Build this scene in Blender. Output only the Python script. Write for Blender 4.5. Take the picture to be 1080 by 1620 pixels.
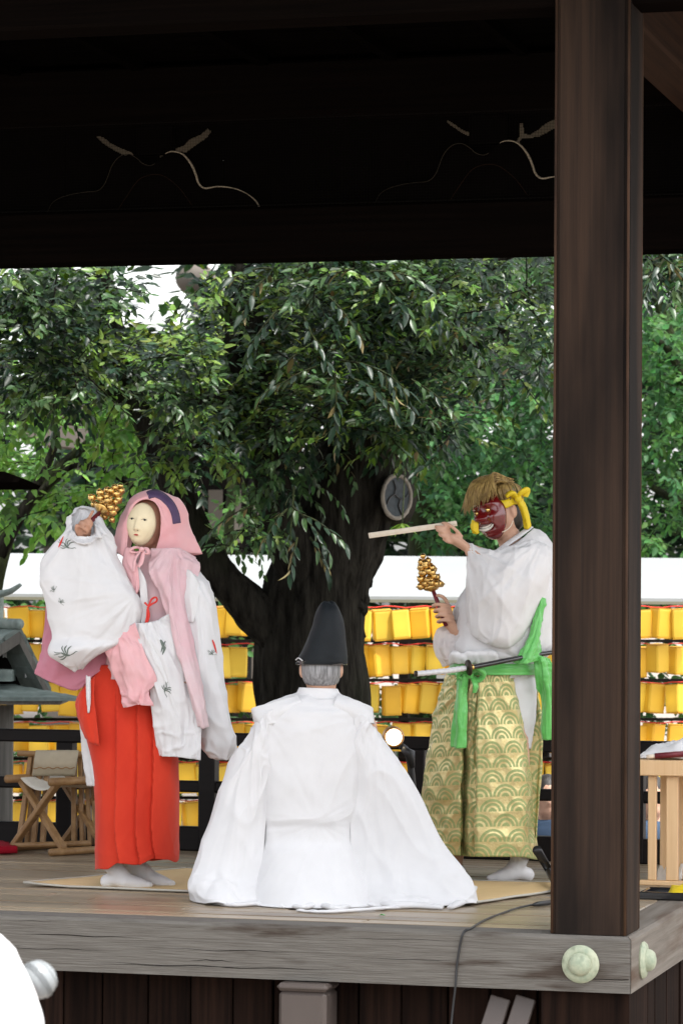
import bpy, math, random
import numpy as np
from mathutils import Vector, Matrix
from mathutils.bvhtree import BVHTree
from mathutils.noise import noise as mnoise
random.seed(7); RNG = np.random.default_rng(7)
for o in list(bpy.data.objects): bpy.data.objects.remove(o)
scn = bpy.context.scene
COL = scn.collection

# ------------------------------------------------------------------ camera
FPX = 5000.0                                   # focal length in pixels of a 1080x1620 frame
YAW = math.radians(15.5); PIT = math.atan(135/5000); ROL = 0.0072
_f0 = np.array([-math.sin(YAW), math.cos(YAW), 0]); _r0 = np.array([math.cos(YAW), math.sin(YAW), 0])
FW = _f0*math.cos(PIT) + np.array([0, 0, math.sin(PIT)]); _u0 = np.cross(_r0, FW)
RT = _r0*math.cos(ROL) + _u0*math.sin(ROL); UP = -_r0*math.sin(ROL) + _u0*math.cos(ROL)
CAM = np.array([2.00376, -11.10480, 1.19726])  # metres; the stage corner is the origin, the stage floor is z = 0
cd = bpy.data.cameras.new('camera'); cam = bpy.data.objects.new('camera', cd); COL.objects.link(cam)
cd.sensor_fit = 'VERTICAL'; cd.sensor_height = 36; cd.lens = FPX/1620*36
cd.clip_start = 0.1; cd.clip_end = 2000
cam.matrix_world = Matrix(((RT[0], UP[0], -FW[0], CAM[0]), (RT[1], UP[1], -FW[1], CAM[1]), (RT[2], UP[2], -FW[2], CAM[2]), (0, 0, 0, 1)))
cd.dof.use_dof = True; cd.dof.focus_distance = 12.9; cd.dof.aperture_fstop = 9.0
scn.camera = cam

# ------------------------------------------------------------------ light
SUN_EL = math.radians(63); SUN_AZ = math.radians(57)   # azimuth of the sun: behind the camera, to its right
w = bpy.data.worlds.new('World'); scn.world = w; w.use_nodes = True
nt = w.node_tree; bg = nt.nodes['Background']
sky = nt.nodes.new('ShaderNodeTexSky'); sky.sky_type = 'NISHITA'; sky.sun_disc = False
sky.sun_elevation = SUN_EL; sky.air_density = 1.0; sky.dust_density = 3.0; sky.ozone_density = 1.0
hs = nt.nodes.new('ShaderNodeHueSaturation'); hs.inputs['Saturation'].default_value = 0.2   # thin bright overcast
nt.links.new(sky.outputs[0], hs.inputs['Color']); nt.links.new(hs.outputs[0], bg.inputs[0]); bg.inputs[1].default_value = 0.15
sd = bpy.data.lights.new('sun', 'SUN'); sd.energy = 2.0; sd.angle = math.radians(3); sd.color = (1, 0.97, 0.92)
sun = bpy.data.objects.new('sun', sd); COL.objects.link(sun)
_sv = Vector((math.sin(SUN_AZ)*math.cos(SUN_EL), -math.cos(SUN_AZ)*math.cos(SUN_EL), math.sin(SUN_EL)))
sun.rotation_euler = _sv.to_track_quat('Z', 'Y').to_euler(); sun.location = (8, -10, 12)
sky.sun_rotation = math.atan2(_sv.x, _sv.y)
scn.view_settings.view_transform = 'Standard'; scn.view_settings.look = 'None'
scn.view_settings.exposure = 1.68; scn.view_settings.gamma = 1.0
scn.view_settings.use_curve_mapping = False
scn.render.engine = 'CYCLES'
scn.cycles.max_bounces = 6; scn.cycles.diffuse_bounces = 3; scn.cycles.glossy_bounces = 3; scn.cycles.transmission_bounces = 3; scn.cycles.transparent_max_bounces = 6; scn.cycles.caustics_reflective = False; scn.cycles.caustics_refractive = False

# ------------------------------------------------------------------ placing helpers
def ray(x, y): return FW + (x-540)/FPX*RT - (y-810)/FPX*UP
def U(x, y, d): return CAM + d*ray(x, y)
def onZ(x, y, z=0.0):
    r = ray(x, y); return CAM + r*((z-CAM[2])/r[2])
def onY(x, y, Y):
    r = ray(x, y); return CAM + r*((Y-CAM[1])/r[1])
def UV3(a, D):
    """array (...,3) of (px, py, metres towards the camera) at base depth D -> world points"""
    a = np.asarray(a, float); d = (D - a[..., 2])[..., None]
    return CAM + d*(FW + ((a[..., 0]-540)/FPX)[..., None]*RT - ((a[..., 1]-810)/FPX)[..., None]*UP)
def unit(v):
    v = np.asarray(v, float); n = np.linalg.norm(v, axis=-1, keepdims=True); return v/np.maximum(n, 1e-9)

# ------------------------------------------------------------------ object helpers
OFF = {}
def thing(name, label, cat, loc=(0, 0, 0), group=None):
    o = bpy.data.objects.new(name, None); COL.objects.link(o); o.location = [float(q) for q in loc]
    o.empty_display_size = 0.1
    o['label'] = label; o['category'] = cat
    if group: o['group'] = group
    OFF[o] = np.array(o.location, float); return o
def tag(o, label, cat, group=None):
    o['label'] = label; o['category'] = cat
    if group: o['group'] = group
    return o
def link(o, parent, off):
    COL.objects.link(o)
    if parent is not None: o.parent = parent
    o.location = [float(q) for q in off]; return o

class MB:
    def __init__(s): s.v = []; s.f = []; s.n = 0; s.m = []; s.uv = []
    def add(s, v, f, uv=None):
        v = np.asarray(v, float).reshape(-1, 3); b = s.n
        s.v.append(v); s.f += [tuple(int(i)+b for i in q) for q in f]; s.n += len(v)
        s.uv.append(np.zeros((len(v), 2)) if uv is None else np.asarray(uv, float).reshape(-1, 2))
        return s
    def box(s, lo, hi, M=None, bev=0.0):
        lo = np.array(lo, float); hi = np.array(hi, float)
        if bev > 0:
            b = min(bev, *(0.45*(hi-lo))); P = []
            for sx in (0, 1):
                for sy in (0, 1):
                    for sz in (0, 1):
                        c = np.where([sx, sy, sz], hi, lo); d = np.where([sx, sy, sz], -b, b)
                        P += [c+d*[0, 1, 1], c+d*[1, 0, 1], c+d*[1, 1, 0]]
            I = lambda x, y, z, k: (x*4+y*2+z)*3+k
            F = [[I(0,0,0,0), I(0,0,1,0), I(0,1,1,0), I(0,1,0,0)], [I(1,0,0,0), I(1,1,0,0), I(1,1,1,0), I(1,0,1,0)],
                 [I(0,0,0,1), I(1,0,0,1), I(1,0,1,1), I(0,0,1,1)], [I(0,1,0,1), I(0,1,1,1), I(1,1,1,1), I(1,1,0,1)],
                 [I(0,0,0,2), I(0,1,0,2), I(1,1,0,2), I(1,0,0,2)], [I(0,0,1,2), I(1,0,1,2), I(1,1,1,2), I(0,1,1,2)]]
            for a in (0, 1):
                for c in (0, 1):
                    F += [[I(a,c,0,0), I(a,c,1,0), I(a,c,1,1), I(a,c,0,1)], [I(a,0,c,0), I(a,1,c,0), I(a,1,c,2), I(a,0,c,2)],
                          [I(0,a,c,1), I(1,a,c,1), I(1,a,c,2), I(0,a,c,2)]]
            for a in (0, 1):
                for c in (0, 1):
                    for e in (0, 1): F.append([I(a,c,e,0), I(a,c,e,1), I(a,c,e,2)])
            P = np.array(P)
        else:
            P = np.array([[(lo, hi)[i][0], (lo, hi)[j][1], (lo, hi)[k][2]] for i in (0, 1) for j in (0, 1) for k in (0, 1)])
            F = [[0, 1, 3, 2], [4, 6, 7, 5], [0, 4, 5, 1], [2, 3, 7, 6], [0, 2, 6, 4], [1, 5, 7, 3]]
        if M is not None: P = P@np.array(M)[:3, :3].T + np.array(M)[:3, 3]
        return s.add(P, F)
    def bar(s, a, b, wd, th, upv=(0, 0, 1), bev=0.0):
        """rectangular bar from a to b, wd across, th along upv"""
        a = np.array(a, float); b = np.array(b, float); L = np.linalg.norm(b-a); x = (b-a)/L
        y = np.cross(np.array(upv, float), x); y /= np.linalg.norm(y); z = np.cross(x, y)
        M = np.eye(4); M[:3, 0] = x; M[:3, 1] = y; M[:3, 2] = z; M[:3, 3] = a
        return s.box((0, -wd/2, -th/2), (L, wd/2, th/2), M, bev)
    def tube(s, pts, rad, n=10, cap=True, flat=None, upv=(0, 0, 1)):
        pts = np.array(pts, float); k = len(pts); rad = np.broadcast_to(np.array(rad, float), (k,))
        t = np.gradient(pts, axis=0); t = unit(t); V = []
        u = np.cross(t[0], upv); u = np.cross(t[0], (1, 0.1, 0)) if np.linalg.norm(u) < 1e-3 else u
        for i in range(k):
            u = u - t[i]*np.dot(u, t[i]); u = u/np.linalg.norm(u); vv = np.cross(t[i], u)
            a = np.arange(n)/n*2*math.pi; fl = 1.0 if flat is None else flat
            V.append(pts[i] + rad[i]*(np.cos(a)[:, None]*u + fl*np.sin(a)[:, None]*vv))
        V = np.concatenate(V); Fc = []
        for i in range(k-1):
            for j in range(n): Fc.append((i*n+j, i*n+(j+1) % n, (i+1)*n+(j+1) % n, (i+1)*n+j))
        if cap: Fc += [tuple(range(n))[::-1], tuple((k-1)*n+j for j in range(n))]
        return s.add(V, Fc)
    def lathe(s, prof, n=20, M=None):
        """prof: (r, h) pairs, axis +z of M"""
        a = np.arange(n)/n*2*math.pi; V = []
        for r, h in prof: V.append(np.stack([r*np.cos(a), r*np.sin(a), np.full(n, h)], 1))
        V = np.concatenate(V); Fc = []
        for i in range(len(prof)-1):
            for j in range(n): Fc.append((i*n+j, i*n+(j+1) % n, (i+1)*n+(j+1) % n, (i+1)*n+j))
        Fc += [tuple(range(n))[::-1], tuple((len(prof)-1)*n+j for j in range(n))]
        if M is not None: V = V@np.array(M)[:3, :3].T + np.array(M)[:3, 3]
        return s.add(V, Fc)
    def ell(s, c, r, M=None, n=16, m=10):
        prof = [(max(1e-4, math.sin(math.pi*i/m)), -math.cos(math.pi*i/m)) for i in range(m+1)]
        q = MB(); q.lathe(prof, n); V = q.v[0]*np.array(r)
        if M is not None: V = V@np.array(M)[:3, :3].T
        return s.add(V+np.array(c), q.f)
    def grid(s, G, closed=False, uv=None, flip=False):
        a, b = G.shape[:2]; Fc = []; bb = b if closed else b-1
        for i in range(a-1):
            for j in range(bb):
                q = (i*b+j, i*b+(j+1) % b, (i+1)*b+(j+1) % b, (i+1)*b+j); Fc.append(q[::-1] if flip else q)
        return s.add(G, Fc, uv)
    def prism(s, poly, vec):
        """flat polygon (list of 3D points) pushed along vec"""
        P = np.array(poly, float); n = len(P); Fc = [tuple(range(n))[::-1], tuple(range(n, 2*n))]
        for i in range(n): Fc.append((i, (i+1) % n, n+(i+1) % n, n+i))
        return s.add(np.concatenate([P, P+np.array(vec, float)]), Fc)
    def build(s, name, mat, parent=None, smooth=True, uv=False, origin=None, angle=None):
        V = np.concatenate(s.v)
        if parent is not None: base = OFF[parent]; off = np.zeros(3)
        else:
            base = np.array([(V[:, 0].min()+V[:, 0].max())/2, (V[:, 1].min()+V[:, 1].max())/2, V[:, 2].min()]) if origin is None else np.array(origin, float); off = base
        me = bpy.data.meshes.new(name); me.from_pydata((V-base).tolist(), [], s.f)
        if uv:
            UVs = np.concatenate(s.uv); li = np.zeros(len(me.loops), int); me.loops.foreach_get('vertex_index', li)
            lay = me.uv_layers.new(name='UVMap'); lay.data.foreach_set('uv', UVs[li].ravel())
        if smooth:
            me.polygons.foreach_set('use_smooth', [True]*len(me.polygons))
            if angle: me.set_sharp_from_angle(angle=math.radians(angle))
        me.update(); me.materials.append(mat)
        o = bpy.data.objects.new(name, me); link(o, parent, off); OFF[o] = base; return o

def newpart(name, me, parent, loc=(0, 0, 0), rot=None):
    o = bpy.data.objects.new(name, me); link(o, parent, loc)
    if rot is not None: o.rotation_euler = rot
    return o
def mod_solid(o, t, offset=0.0):
    m = o.modifiers.new('solid', 'SOLIDIFY'); m.thickness = t; m.offset = offset; return o
def mod_sub(o, n=1):
    m = o.modifiers.new('sub', 'SUBSURF'); m.levels = n; m.render_levels = n; return o
def mod_remesh(o, v, smooth=4):
    m = o.modifiers.new('remesh', 'REMESH'); m.mode = 'VOXEL'; m.voxel_size = v; m.use_smooth_shade = True
    if smooth:
        q = o.modifiers.new('smooth', 'SMOOTH'); q.iterations = smooth; q.factor = 0.5
    return o

# ------------------------------------------------------------------ curves, noise, cloth
def crv(P, n, closed=False):
    """Catmull-Rom along axis 0, n samples"""
    P = np.asarray(P, float); k = len(P)
    t = np.linspace(0, k if closed else k-1, n, endpoint=not closed); i = np.floor(t).astype(int)
    if not closed: i = np.minimum(i, k-2)
    f = (t-i).reshape((-1,)+(1,)*(P.ndim-1))
    g = (lambda j: P[j % k]) if closed else (lambda j: P[np.clip(j, 0, k-1)])
    a, b, c, d = g(i-1), g(i), g(i+1), g(i+2)
    if not closed:
        a = np.where((i == 0).reshape(f.shape), 2*b-c, a); d = np.where((i == k-2).reshape(f.shape), 2*c-b, d)
    return 0.5*((2*b)+(c-a)*f+(2*a-5*b+4*c-d)*f*f+(3*b-a-3*c+d)*f**3)
def vn(u, v, fu, fv, seed=0, per=False):
    """smooth value noise -1..1 on arrays u, v in 0..1"""
    r = np.random.default_rng(seed); fu = int(fu); fv = int(fv); T = r.uniform(-1, 1, (fu+3, fv+3))
    if per: T[fu:fu+3] = T[0:3]
    x = np.clip(u, 0, 1)*fu; y = np.clip(v, 0, 1)*fv; i = np.floor(x).astype(int); j = np.floor(y).astype(int)
    a = x-i; b = y-j; a = a*a*(3-2*a); b = b*b*(3-2*b)
    return (T[i, j]*(1-a)+T[i+1, j]*a)*(1-b)+(T[i, j+1]*(1-a)+T[i+1, j+1]*a)*b
def normals(W, closed):
    if closed: du = np.roll(W, -1, 1)-np.roll(W, 1, 1)
    else: du = np.gradient(W, axis=1)
    dv = np.gradient(W, axis=0); return unit(np.cross(du, dv))
def folds(u, v, amp, nf, seed, per, env=None, wr=0.25, nv=2, crease=0.45):
    """long folds running along v, plus small wrinkles"""
    warp = 0.25/nf*vn(u, v, max(2, nf//2), 3, seed+5, per)*2
    uu = np.mod(u+warp, 1.0) if per else np.clip(u+warp, 0, 1)
    a = vn(uu, v, nf, nv, seed, per); a = np.sign(a)*np.abs(a)**0.8
    b = vn(uu, v, nf*2, nv*2, seed+1, per)*0.45
    c = vn(u, v, nf*3, 14, seed+2, per)*wr
    h = a+b
    if env is not None: h = h*env
    s1 = np.mod(u+0.35*v, 1.0) if per else np.clip(0.75*u+0.25*v, 0, 1); s2 = np.mod(u-0.30*v+1, 1.0) if per else np.clip(0.75*u+0.25*(1-v), 0, 1)
    rg = (1-np.abs(vn(s1, v, max(4, nf), 5, seed+8, per)))**4+(1-np.abs(vn(s2, v, max(4, nf), 6, seed+9, per)))**4-0.5
    return amp*(h+c+crease*rg)
def radial(G, anchors):
    """sharp-crested folds fanning out from points where the cloth is held: (px, py, number, amplitude, seed, reach px)"""
    h = np.zeros(G.shape[:2])
    for ax, ay, n, a, sd, reach in anchors:
        dx = G[..., 0]-ax; dy = G[..., 1]-ay; r = np.hypot(dx, dy); th = (np.arctan2(dy, dx)/(2*math.pi)+1.25) % 1.0
        q = vn(th, np.clip(r/600, 0, 1), n, 5, sd, True); q2 = vn(th, np.clip(r/600, 0, 1), n*2, 7, sd+3, True)
        rd = (1-np.abs(q))**2.2+0.45*(1-np.abs(q2))**2.5-0.55
        h += a*rd*np.clip(r/45, 0, 1)*np.exp(-(r/reach)**2)
    return h
def cloth(rings, D, M, N, closed=True, amp=0.012, rad=None, nf=10, seed=1, env=None, wr=0.25, floor=False, post=None, nv=2, outward=None):
    """rings: rows of control points (px, py, w); returns world grid and uv in metres"""
    R = np.stack([crv(r, N, closed) for r in rings]); G = crv(R, M, False)
    W = UV3(G, D); u = np.linspace(0, 1, N, endpoint=not closed)[None, :].repeat(M, 0); v = np.linspace(0, 1, M)[:, None].repeat(N, 1)
    nn = normals(W, closed)
    if closed:
        c = W.mean(axis=1, keepdims=True)
        if ((W-c)*nn).sum() < 0: nn = -nn
    elif ((nn*(-FW)).sum() < 0): nn = -nn
    e = env(u, v) if env is not None else None
    W = W+nn*folds(u, v, amp, nf, seed, closed, e, wr, nv)[..., None]
    if rad is not None: W = W+nn*radial(G, rad)[..., None]
    if post is not None: W = post(W, u, v, G)
    if floor: W[..., 2] = np.maximum(W[..., 2], 0.006)
    su = np.concatenate([[0], np.cumsum(np.linalg.norm(np.diff(W.mean(0), axis=0), axis=1))]) if not closed else np.concatenate([[0], np.cumsum(np.linalg.norm(np.diff(W[M//3:], axis=1), axis=2).mean(0))])
    sv = np.concatenate([[0], np.cumsum(np.linalg.norm(np.diff(W, axis=0), axis=2).mean(1))])
    uv = np.stack([np.broadcast_to(su[None, :], (M, N)), np.broadcast_to(sv[:, None], (M, N))], -1)
    return W, uv
def cloth_obj(name, mat, parent, rings, D, M=60, N=90, closed=True, thick=0.003, **k):
    W, uv = cloth(rings, D, M, N, closed, **k)
    o = MB().grid(W, closed, uv).build(name, mat, parent, uv=True)
    if thick: mod_solid(o, thick)
    return o
def er(y, xl, xr, wf, wb, K=12, yl=None, yr=None, e=2.3, wc=0.0):
    """an oval ring: silhouette xl..xr at height y (px), front at +wf, back at -wb"""
    P = []
    for k in range(K):
        t = 2*math.pi*k/K; c, s_ = math.cos(t), math.sin(t)
        cc = math.copysign(abs(c)**(2/e), c); ss = math.copysign(abs(s_)**(2/e), s_)
        yy = y if yl is None else (yl+yr)/2+(yr-yl)/2*cc + (y-(yl+yr)/2)*abs(ss)
        P.append(((xl+xr)/2+(xr-xl)/2*cc, yy, wc+(ss*wf if ss > 0 else ss*wb)))
    return P
def bvh_of(*objs):
    V = []; Fc = []
    for o in objs:
        b = len(V); V += [tuple(np.array(q.co)+OFF[o]) for q in o.data.vertices]; Fc += [tuple(i+b for i in p.vertices) for p in o.data.polygons]
    return BVHTree.FromPolygons(V, Fc)
def hit(bv, x, y, eps=0.002):
    r = unit(ray(x, y)); h = bv.ray_cast(Vector(CAM), Vector(r))
    return None if h[0] is None else np.array(h[0])-r*eps
def strokes_on(bv, strokes, mb, eps=0.003):
    """thin flat printed strokes laid on a surface: each stroke (list of px, width px)"""
    for pts, wd in strokes:
        pts = crv(np.array(pts, float), max(4, 4*len(pts))); t = unit(np.gradient(pts, axis=0)); nrm = np.stack([-t[:, 1], t[:, 0]], 1)
        k = len(pts); s = np.linspace(0, 1, k); ww = wd*np.sin(np.pi*np.clip(s*0.9+0.08, 0, 1))**0.6/2
        L = [hit(bv, *(p+n*q), eps) for p, n, q in zip(pts, nrm, ww)]; R = [hit(bv, *(p-n*q), eps) for p, n, q in zip(pts, nrm, ww)]
        if any(q is None for q in L+R): continue
        mb.grid(np.stack([np.array(L), np.array(R)], 1))
    return mb

# ------------------------------------------------------------------ materials
class X:
    """tiny expression builder over shader math nodes"""
    nt = None
    def __init__(s, k): s.k = k
    @staticmethod
    def op(o, a, b=None, c=None):
        n = X.nt.nodes.new('ShaderNodeMath'); n.operation = o
        for i, q in enumerate((a, b, c)):
            if q is None: continue
            if isinstance(q, X): X.nt.links.new(q.k, n.inputs[i])
            else: n.inputs[i].default_value = q
        return X(n.outputs[0])
    def __add__(s, o): return X.op('ADD', s, o)
    def __radd__(s, o): return X.op('ADD', o, s)
    def __sub__(s, o): return X.op('SUBTRACT', s, o)
    def __rsub__(s, o): return X.op('SUBTRACT', o, s)
    def __mul__(s, o): return X.op('MULTIPLY', s, o)
    def __rmul__(s, o): return X.op('MULTIPLY', o, s)
    def __lt__(s, o): return X.op('LESS_THAN', s, o)
    def __gt__(s, o): return X.op('GREATER_THAN', s, o)

def mat(name, col, rough=0.6, spec=0.5, metal=0.0, var=0.0, vscale=(8, 8, 8), col2=None, detail=4.0, bump=0.0, bscale=None, bdist=0.01,
        sheen=0.0, trans=0.0, emit=None, rnd=0.0, rvar=0.0, coat=0.0, v2=None, alpha=1.0):
    """noise-varied principled material in object space"""
    m = bpy.data.materials.new(name); m.use_nodes = True; t = m.node_tree; b = t.nodes['Principled BSDF']; L = t.links.new
    b.inputs['Base Color'].default_value = (*col, 1); b.inputs['Roughness'].default_value = rough
    b.inputs['Specular IOR Level'].default_value = spec; b.inputs['Metallic'].default_value = metal
    if coat: b.inputs['Coat Weight'].default_value = coat; b.inputs['Coat Roughness'].default_value = 0.15
    if sheen: b.inputs['Sheen Weight'].default_value = sheen
    tc = t.nodes.new('ShaderNodeTexCoord')
    cur = None
    if col2 is not None or var:
        mp = t.nodes.new('ShaderNodeMapping'); mp.inputs['Scale'].default_value = vscale; L(tc.outputs['Object'], mp.inputs[0])
        if rnd:
            oi = t.nodes.new('ShaderNodeObjectInfo'); vm = t.nodes.new('ShaderNodeVectorMath'); vm.operation = 'SCALE'
            cb = t.nodes.new('ShaderNodeCombineXYZ'); [L(oi.outputs['Random'], cb.inputs[i]) for i in range(3)]
            L(cb.outputs[0], vm.inputs[0]); vm.inputs['Scale'].default_value = 37.0; L(vm.outputs[0], mp.inputs['Location'])
        nz = t.nodes.new('ShaderNodeTexNoise'); nz.inputs['Detail'].default_value = detail; nz.inputs['Scale'].default_value = 1.0; nz.inputs['Roughness'].default_value = 0.6
        L(mp.outputs[0], nz.inputs['Vector'])
        rp = t.nodes.new('ShaderNodeValToRGB'); rp.color_ramp.elements[0].position = 0.32; rp.color_ramp.elements[1].position = 0.68
        c2 = col2 if col2 is not None else tuple(q*(1-var) for q in col)
        rp.color_ramp.elements[0].color = (*col, 1); rp.color_ramp.elements[1].color = (*c2, 1)
        L(nz.outputs['Fac'], rp.inputs[0]); cur = rp.outputs[0]
        if v2 is not None:                                       # second, larger stain layer: (colour, scale, low, high)
            c3, sc3, lo, hi = v2
            mp2 = t.nodes.new('ShaderNodeMapping'); mp2.inputs['Scale'].default_value = sc3; L(tc.outputs['Object'], mp2.inputs[0])
            nz2 = t.nodes.new('ShaderNodeTexNoise'); nz2.inputs['Detail'].default_value = 5; nz2.inputs['Scale'].default_value = 1; L(mp2.outputs[0], nz2.inputs['Vector'])
            mr = t.nodes.new('ShaderNodeMapRange'); mr.inputs[1].default_value = lo; mr.inputs[2].default_value = hi; L(nz2.outputs['Fac'], mr.inputs[0])
            mx = t.nodes.new('ShaderNodeMix'); mx.data_type = 'RGBA'; L(mr.outputs[0], mx.inputs[0]); L(cur, mx.inputs[6]); mx.inputs[7].default_value = (*c3, 1); cur = mx.outputs[2]
        if rvar:
            mr = t.nodes.new('ShaderNodeMapRange'); mr.inputs[3].default_value = rough-rvar; mr.inputs[4].default_value = rough+rvar
            L(nz.outputs['Fac'], mr.inputs[0]); L(mr.outputs[0], b.inputs['Roughness'])
    if rnd and cur is not None:
        oi = t.nodes.new('ShaderNodeObjectInfo'); h = t.nodes.new('ShaderNodeHueSaturation')
        mr = t.nodes.new('ShaderNodeMapRange'); mr.inputs[3].default_value = 1-rnd; mr.inputs[4].default_value = 1+rnd
        L(oi.outputs['Random'], mr.inputs[0]); L(mr.outputs[0], h.inputs['Value']); L(cur, h.inputs['Color']); cur = h.outputs[0]
    if cur is not None: L(cur, b.inputs['Base Color'])
    if bump:
        mp3 = t.nodes.new('ShaderNodeMapping'); mp3.inputs['Scale'].default_value = bscale or vscale; L(tc.outputs['Object'], mp3.inputs[0])
        n3 = t.nodes.new('ShaderNodeTexNoise'); n3.inputs['Detail'].default_value = 6; n3.inputs['Scale'].default_value = 1; L(mp3.outputs[0], n3.inputs['Vector'])
        bp = t.nodes.new('ShaderNodeBump'); bp.inputs['Strength'].default_value = bump; bp.inputs['Distance'].default_value = bdist
        L(n3.outputs['Fac'], bp.inputs['Height']); L(bp.outputs[0], b.inputs['Normal'])
    if emit is not None:
        b.inputs['Emission Color'].default_value = (*emit[0], 1); b.inputs['Emission Strength'].default_value = emit[1]
    if trans:
        out = t.nodes['Material Output']; tr = t.nodes.new('ShaderNodeBsdfTranslucent'); ms = t.nodes.new('ShaderNodeMixShader'); ms.inputs[0].default_value = trans
        if cur is not None: L(cur, tr.inputs[0])
        else: tr.inputs[0].default_value = (*col, 1)
        L(b.outputs[0], ms.inputs[1]); L(tr.outputs[0], ms.inputs[2]); L(ms.outputs[0], out.inputs[0])
        if alpha < 1:
            tp = t.nodes.new('ShaderNodeBsdfTransparent'); m2 = t.nodes.new('ShaderNodeMixShader'); m2.inputs[0].default_value = alpha
            L(tp.outputs[0], m2.inputs[1]); L(ms.outputs[0], m2.inputs[2]); L(m2.outputs[0], out.inputs[0])
    return m
def leaf_mat(name, rough=0.4, trans=0.3, spec=0.5):
    m = bpy.data.materials.new(name); m.use_nodes = True; t = m.node_tree; b = t.nodes['Principled BSDF']; L = t.links.new
    a = t.nodes.new('ShaderNodeAttribute'); a.attribute_name = 'leaf_colour'
    g = t.nodes.new('ShaderNodeNewGeometry'); mx = t.nodes.new('ShaderNodeMix'); mx.data_type = 'RGBA'
    a2 = t.nodes.new('ShaderNodeAttribute'); a2.attribute_name = 'leaf_under'
    L(g.outputs['Backfacing'], mx.inputs[0]); L(a.outputs['Color'], mx.inputs[6]); L(a2.outputs['Color'], mx.inputs[7])
    L(mx.outputs[2], b.inputs['Base Color']); b.inputs['Roughness'].default_value = rough; b.inputs['Specular IOR Level'].default_value = spec
    tr = t.nodes.new('ShaderNodeBsdfTranslucent'); hs = t.nodes.new('ShaderNodeHueSaturation'); hs.inputs['Saturation'].default_value = 1.15; hs.inputs['Value'].default_value = 1.5; hs.inputs['Hue'].default_value = 0.485
    L(a.outputs['Color'], hs.inputs['Color']); L(hs.outputs[0], tr.inputs[0])
    ms = t.nodes.new('ShaderNodeMixShader'); ms.inputs[0].default_value = trans
    L(b.outputs[0], ms.inputs[1]); L(tr.outputs[0], ms.inputs[2]); L(ms.outputs[0], t.nodes['Material Output'].inputs[0]); return m

M = {}
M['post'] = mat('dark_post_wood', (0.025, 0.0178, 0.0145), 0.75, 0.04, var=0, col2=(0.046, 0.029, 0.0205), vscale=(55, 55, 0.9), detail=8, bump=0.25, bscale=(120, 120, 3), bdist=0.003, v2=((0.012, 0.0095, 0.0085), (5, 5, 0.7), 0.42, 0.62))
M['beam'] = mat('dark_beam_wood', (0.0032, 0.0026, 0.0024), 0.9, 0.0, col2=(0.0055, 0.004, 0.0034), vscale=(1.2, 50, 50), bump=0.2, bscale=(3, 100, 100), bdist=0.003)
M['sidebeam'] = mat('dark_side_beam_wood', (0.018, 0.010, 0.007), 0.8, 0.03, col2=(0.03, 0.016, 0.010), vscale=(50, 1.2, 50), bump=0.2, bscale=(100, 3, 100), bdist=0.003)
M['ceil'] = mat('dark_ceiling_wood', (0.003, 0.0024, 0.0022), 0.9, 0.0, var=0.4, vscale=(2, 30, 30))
M['skirt'] = mat('dark_skirting_wood', (0.006, 0.004, 0.0035), 0.8, 0.03, col2=(0.020, 0.011, 0.008), vscale=(40, 40, 1.4), rnd=0.35, bump=0.2, bscale=(90, 90, 3), bdist=0.003)
M['edge'] = mat('weathered_grey_edge_wood', (0.098, 0.090, 0.080), 0.75, 0.2, col2=(0.145, 0.136, 0.123), vscale=(4.5, 75, 75), detail=12, bump=1.0, bscale=(6, 170, 170), bdist=0.006, v2=((0.050, 0.038, 0.030), (2.4, 16, 16), 0.58, 0.70))
M['edgey'] = mat('weathered_grey_side_wood', (0.11, 0.095, 0.08), 0.75, 0.2, col2=(0.18, 0.16, 0.138), vscale=(38, 1.4, 38), bump=0.5, bscale=(130, 3, 130), bdist=0.004, v2=((0.08, 0.052, 0.036), (12, 1.5, 12), 0.5, 0.72))
M['plank'] = mat('worn_floor_plank_wood', (0.235, 0.178, 0.118), 0.34, 0.4, col2=(0.32, 0.252, 0.175), vscale=(1.2, 46, 46), rnd=0.16, bump=0.22, bscale=(3, 120, 120), bdist=0.003, rvar=0.10, v2=((0.12, 0.088, 0.062), (0.8, 6, 6), 0.5, 0.75))
M['rail'] = mat('black_rail_wood', (0.010, 0.008, 0.008), 0.5, 0.15, var=0.4, vscale=(1.5, 40, 40))
M['bronze'] = mat('verdigris_bronze', (0.25, 0.30, 0.22), 0.6, 0.3, metal=0.0, col2=(0.40, 0.42, 0.31), vscale=(30, 30, 30), bump=0.4, bscale=(80, 80, 80), bdist=0.003, v2=((0.13, 0.15, 0.10), (18, 18, 18), 0.55, 0.75))
M['bead'] = mat('pale_brown_bead_wood', (0.075, 0.042, 0.026), 0.7, 0.1, col2=(0.025, 0.015, 0.011), vscale=(20, 20, 2.5))  # patchy brown, paler than the post wood
M['carvededge'] = mat('shaded_carving_edge', (0.05, 0.043, 0.034), 0.8, 0.05)  # dim tone painted on the unlit half of the strut edges
M['paletan'] = mat('pale_slit_board_and_lit_edge', (0.40, 0.35, 0.27), 0.8, 0.1, var=0.2)  # shared by the lit strut edges and the board added behind the slits
M['net'] = mat('bird_net_wire', (0.010, 0.0095, 0.009), 0.8, 0.0)
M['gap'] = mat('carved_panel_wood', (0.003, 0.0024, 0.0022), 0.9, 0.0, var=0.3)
M['mat'] = mat('straw_mat', (0.60, 0.42, 0.20), 0.7, 0.3, col2=(0.70, 0.51, 0.27), vscale=(6, 90, 10), bump=0.4, bscale=(20, 260, 20), bdist=0.003)
M['matedge'] = mat('mat_edge_cloth', (0.42, 0.40, 0.35), 0.8)
M['black'] = mat('black_rubber', (0.015, 0.016, 0.018), 0.45, 0.5)
M['blackm'] = mat('black_painted_metal', (0.02, 0.02, 0.022), 0.4, 0.5, metal=0.2)
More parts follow.
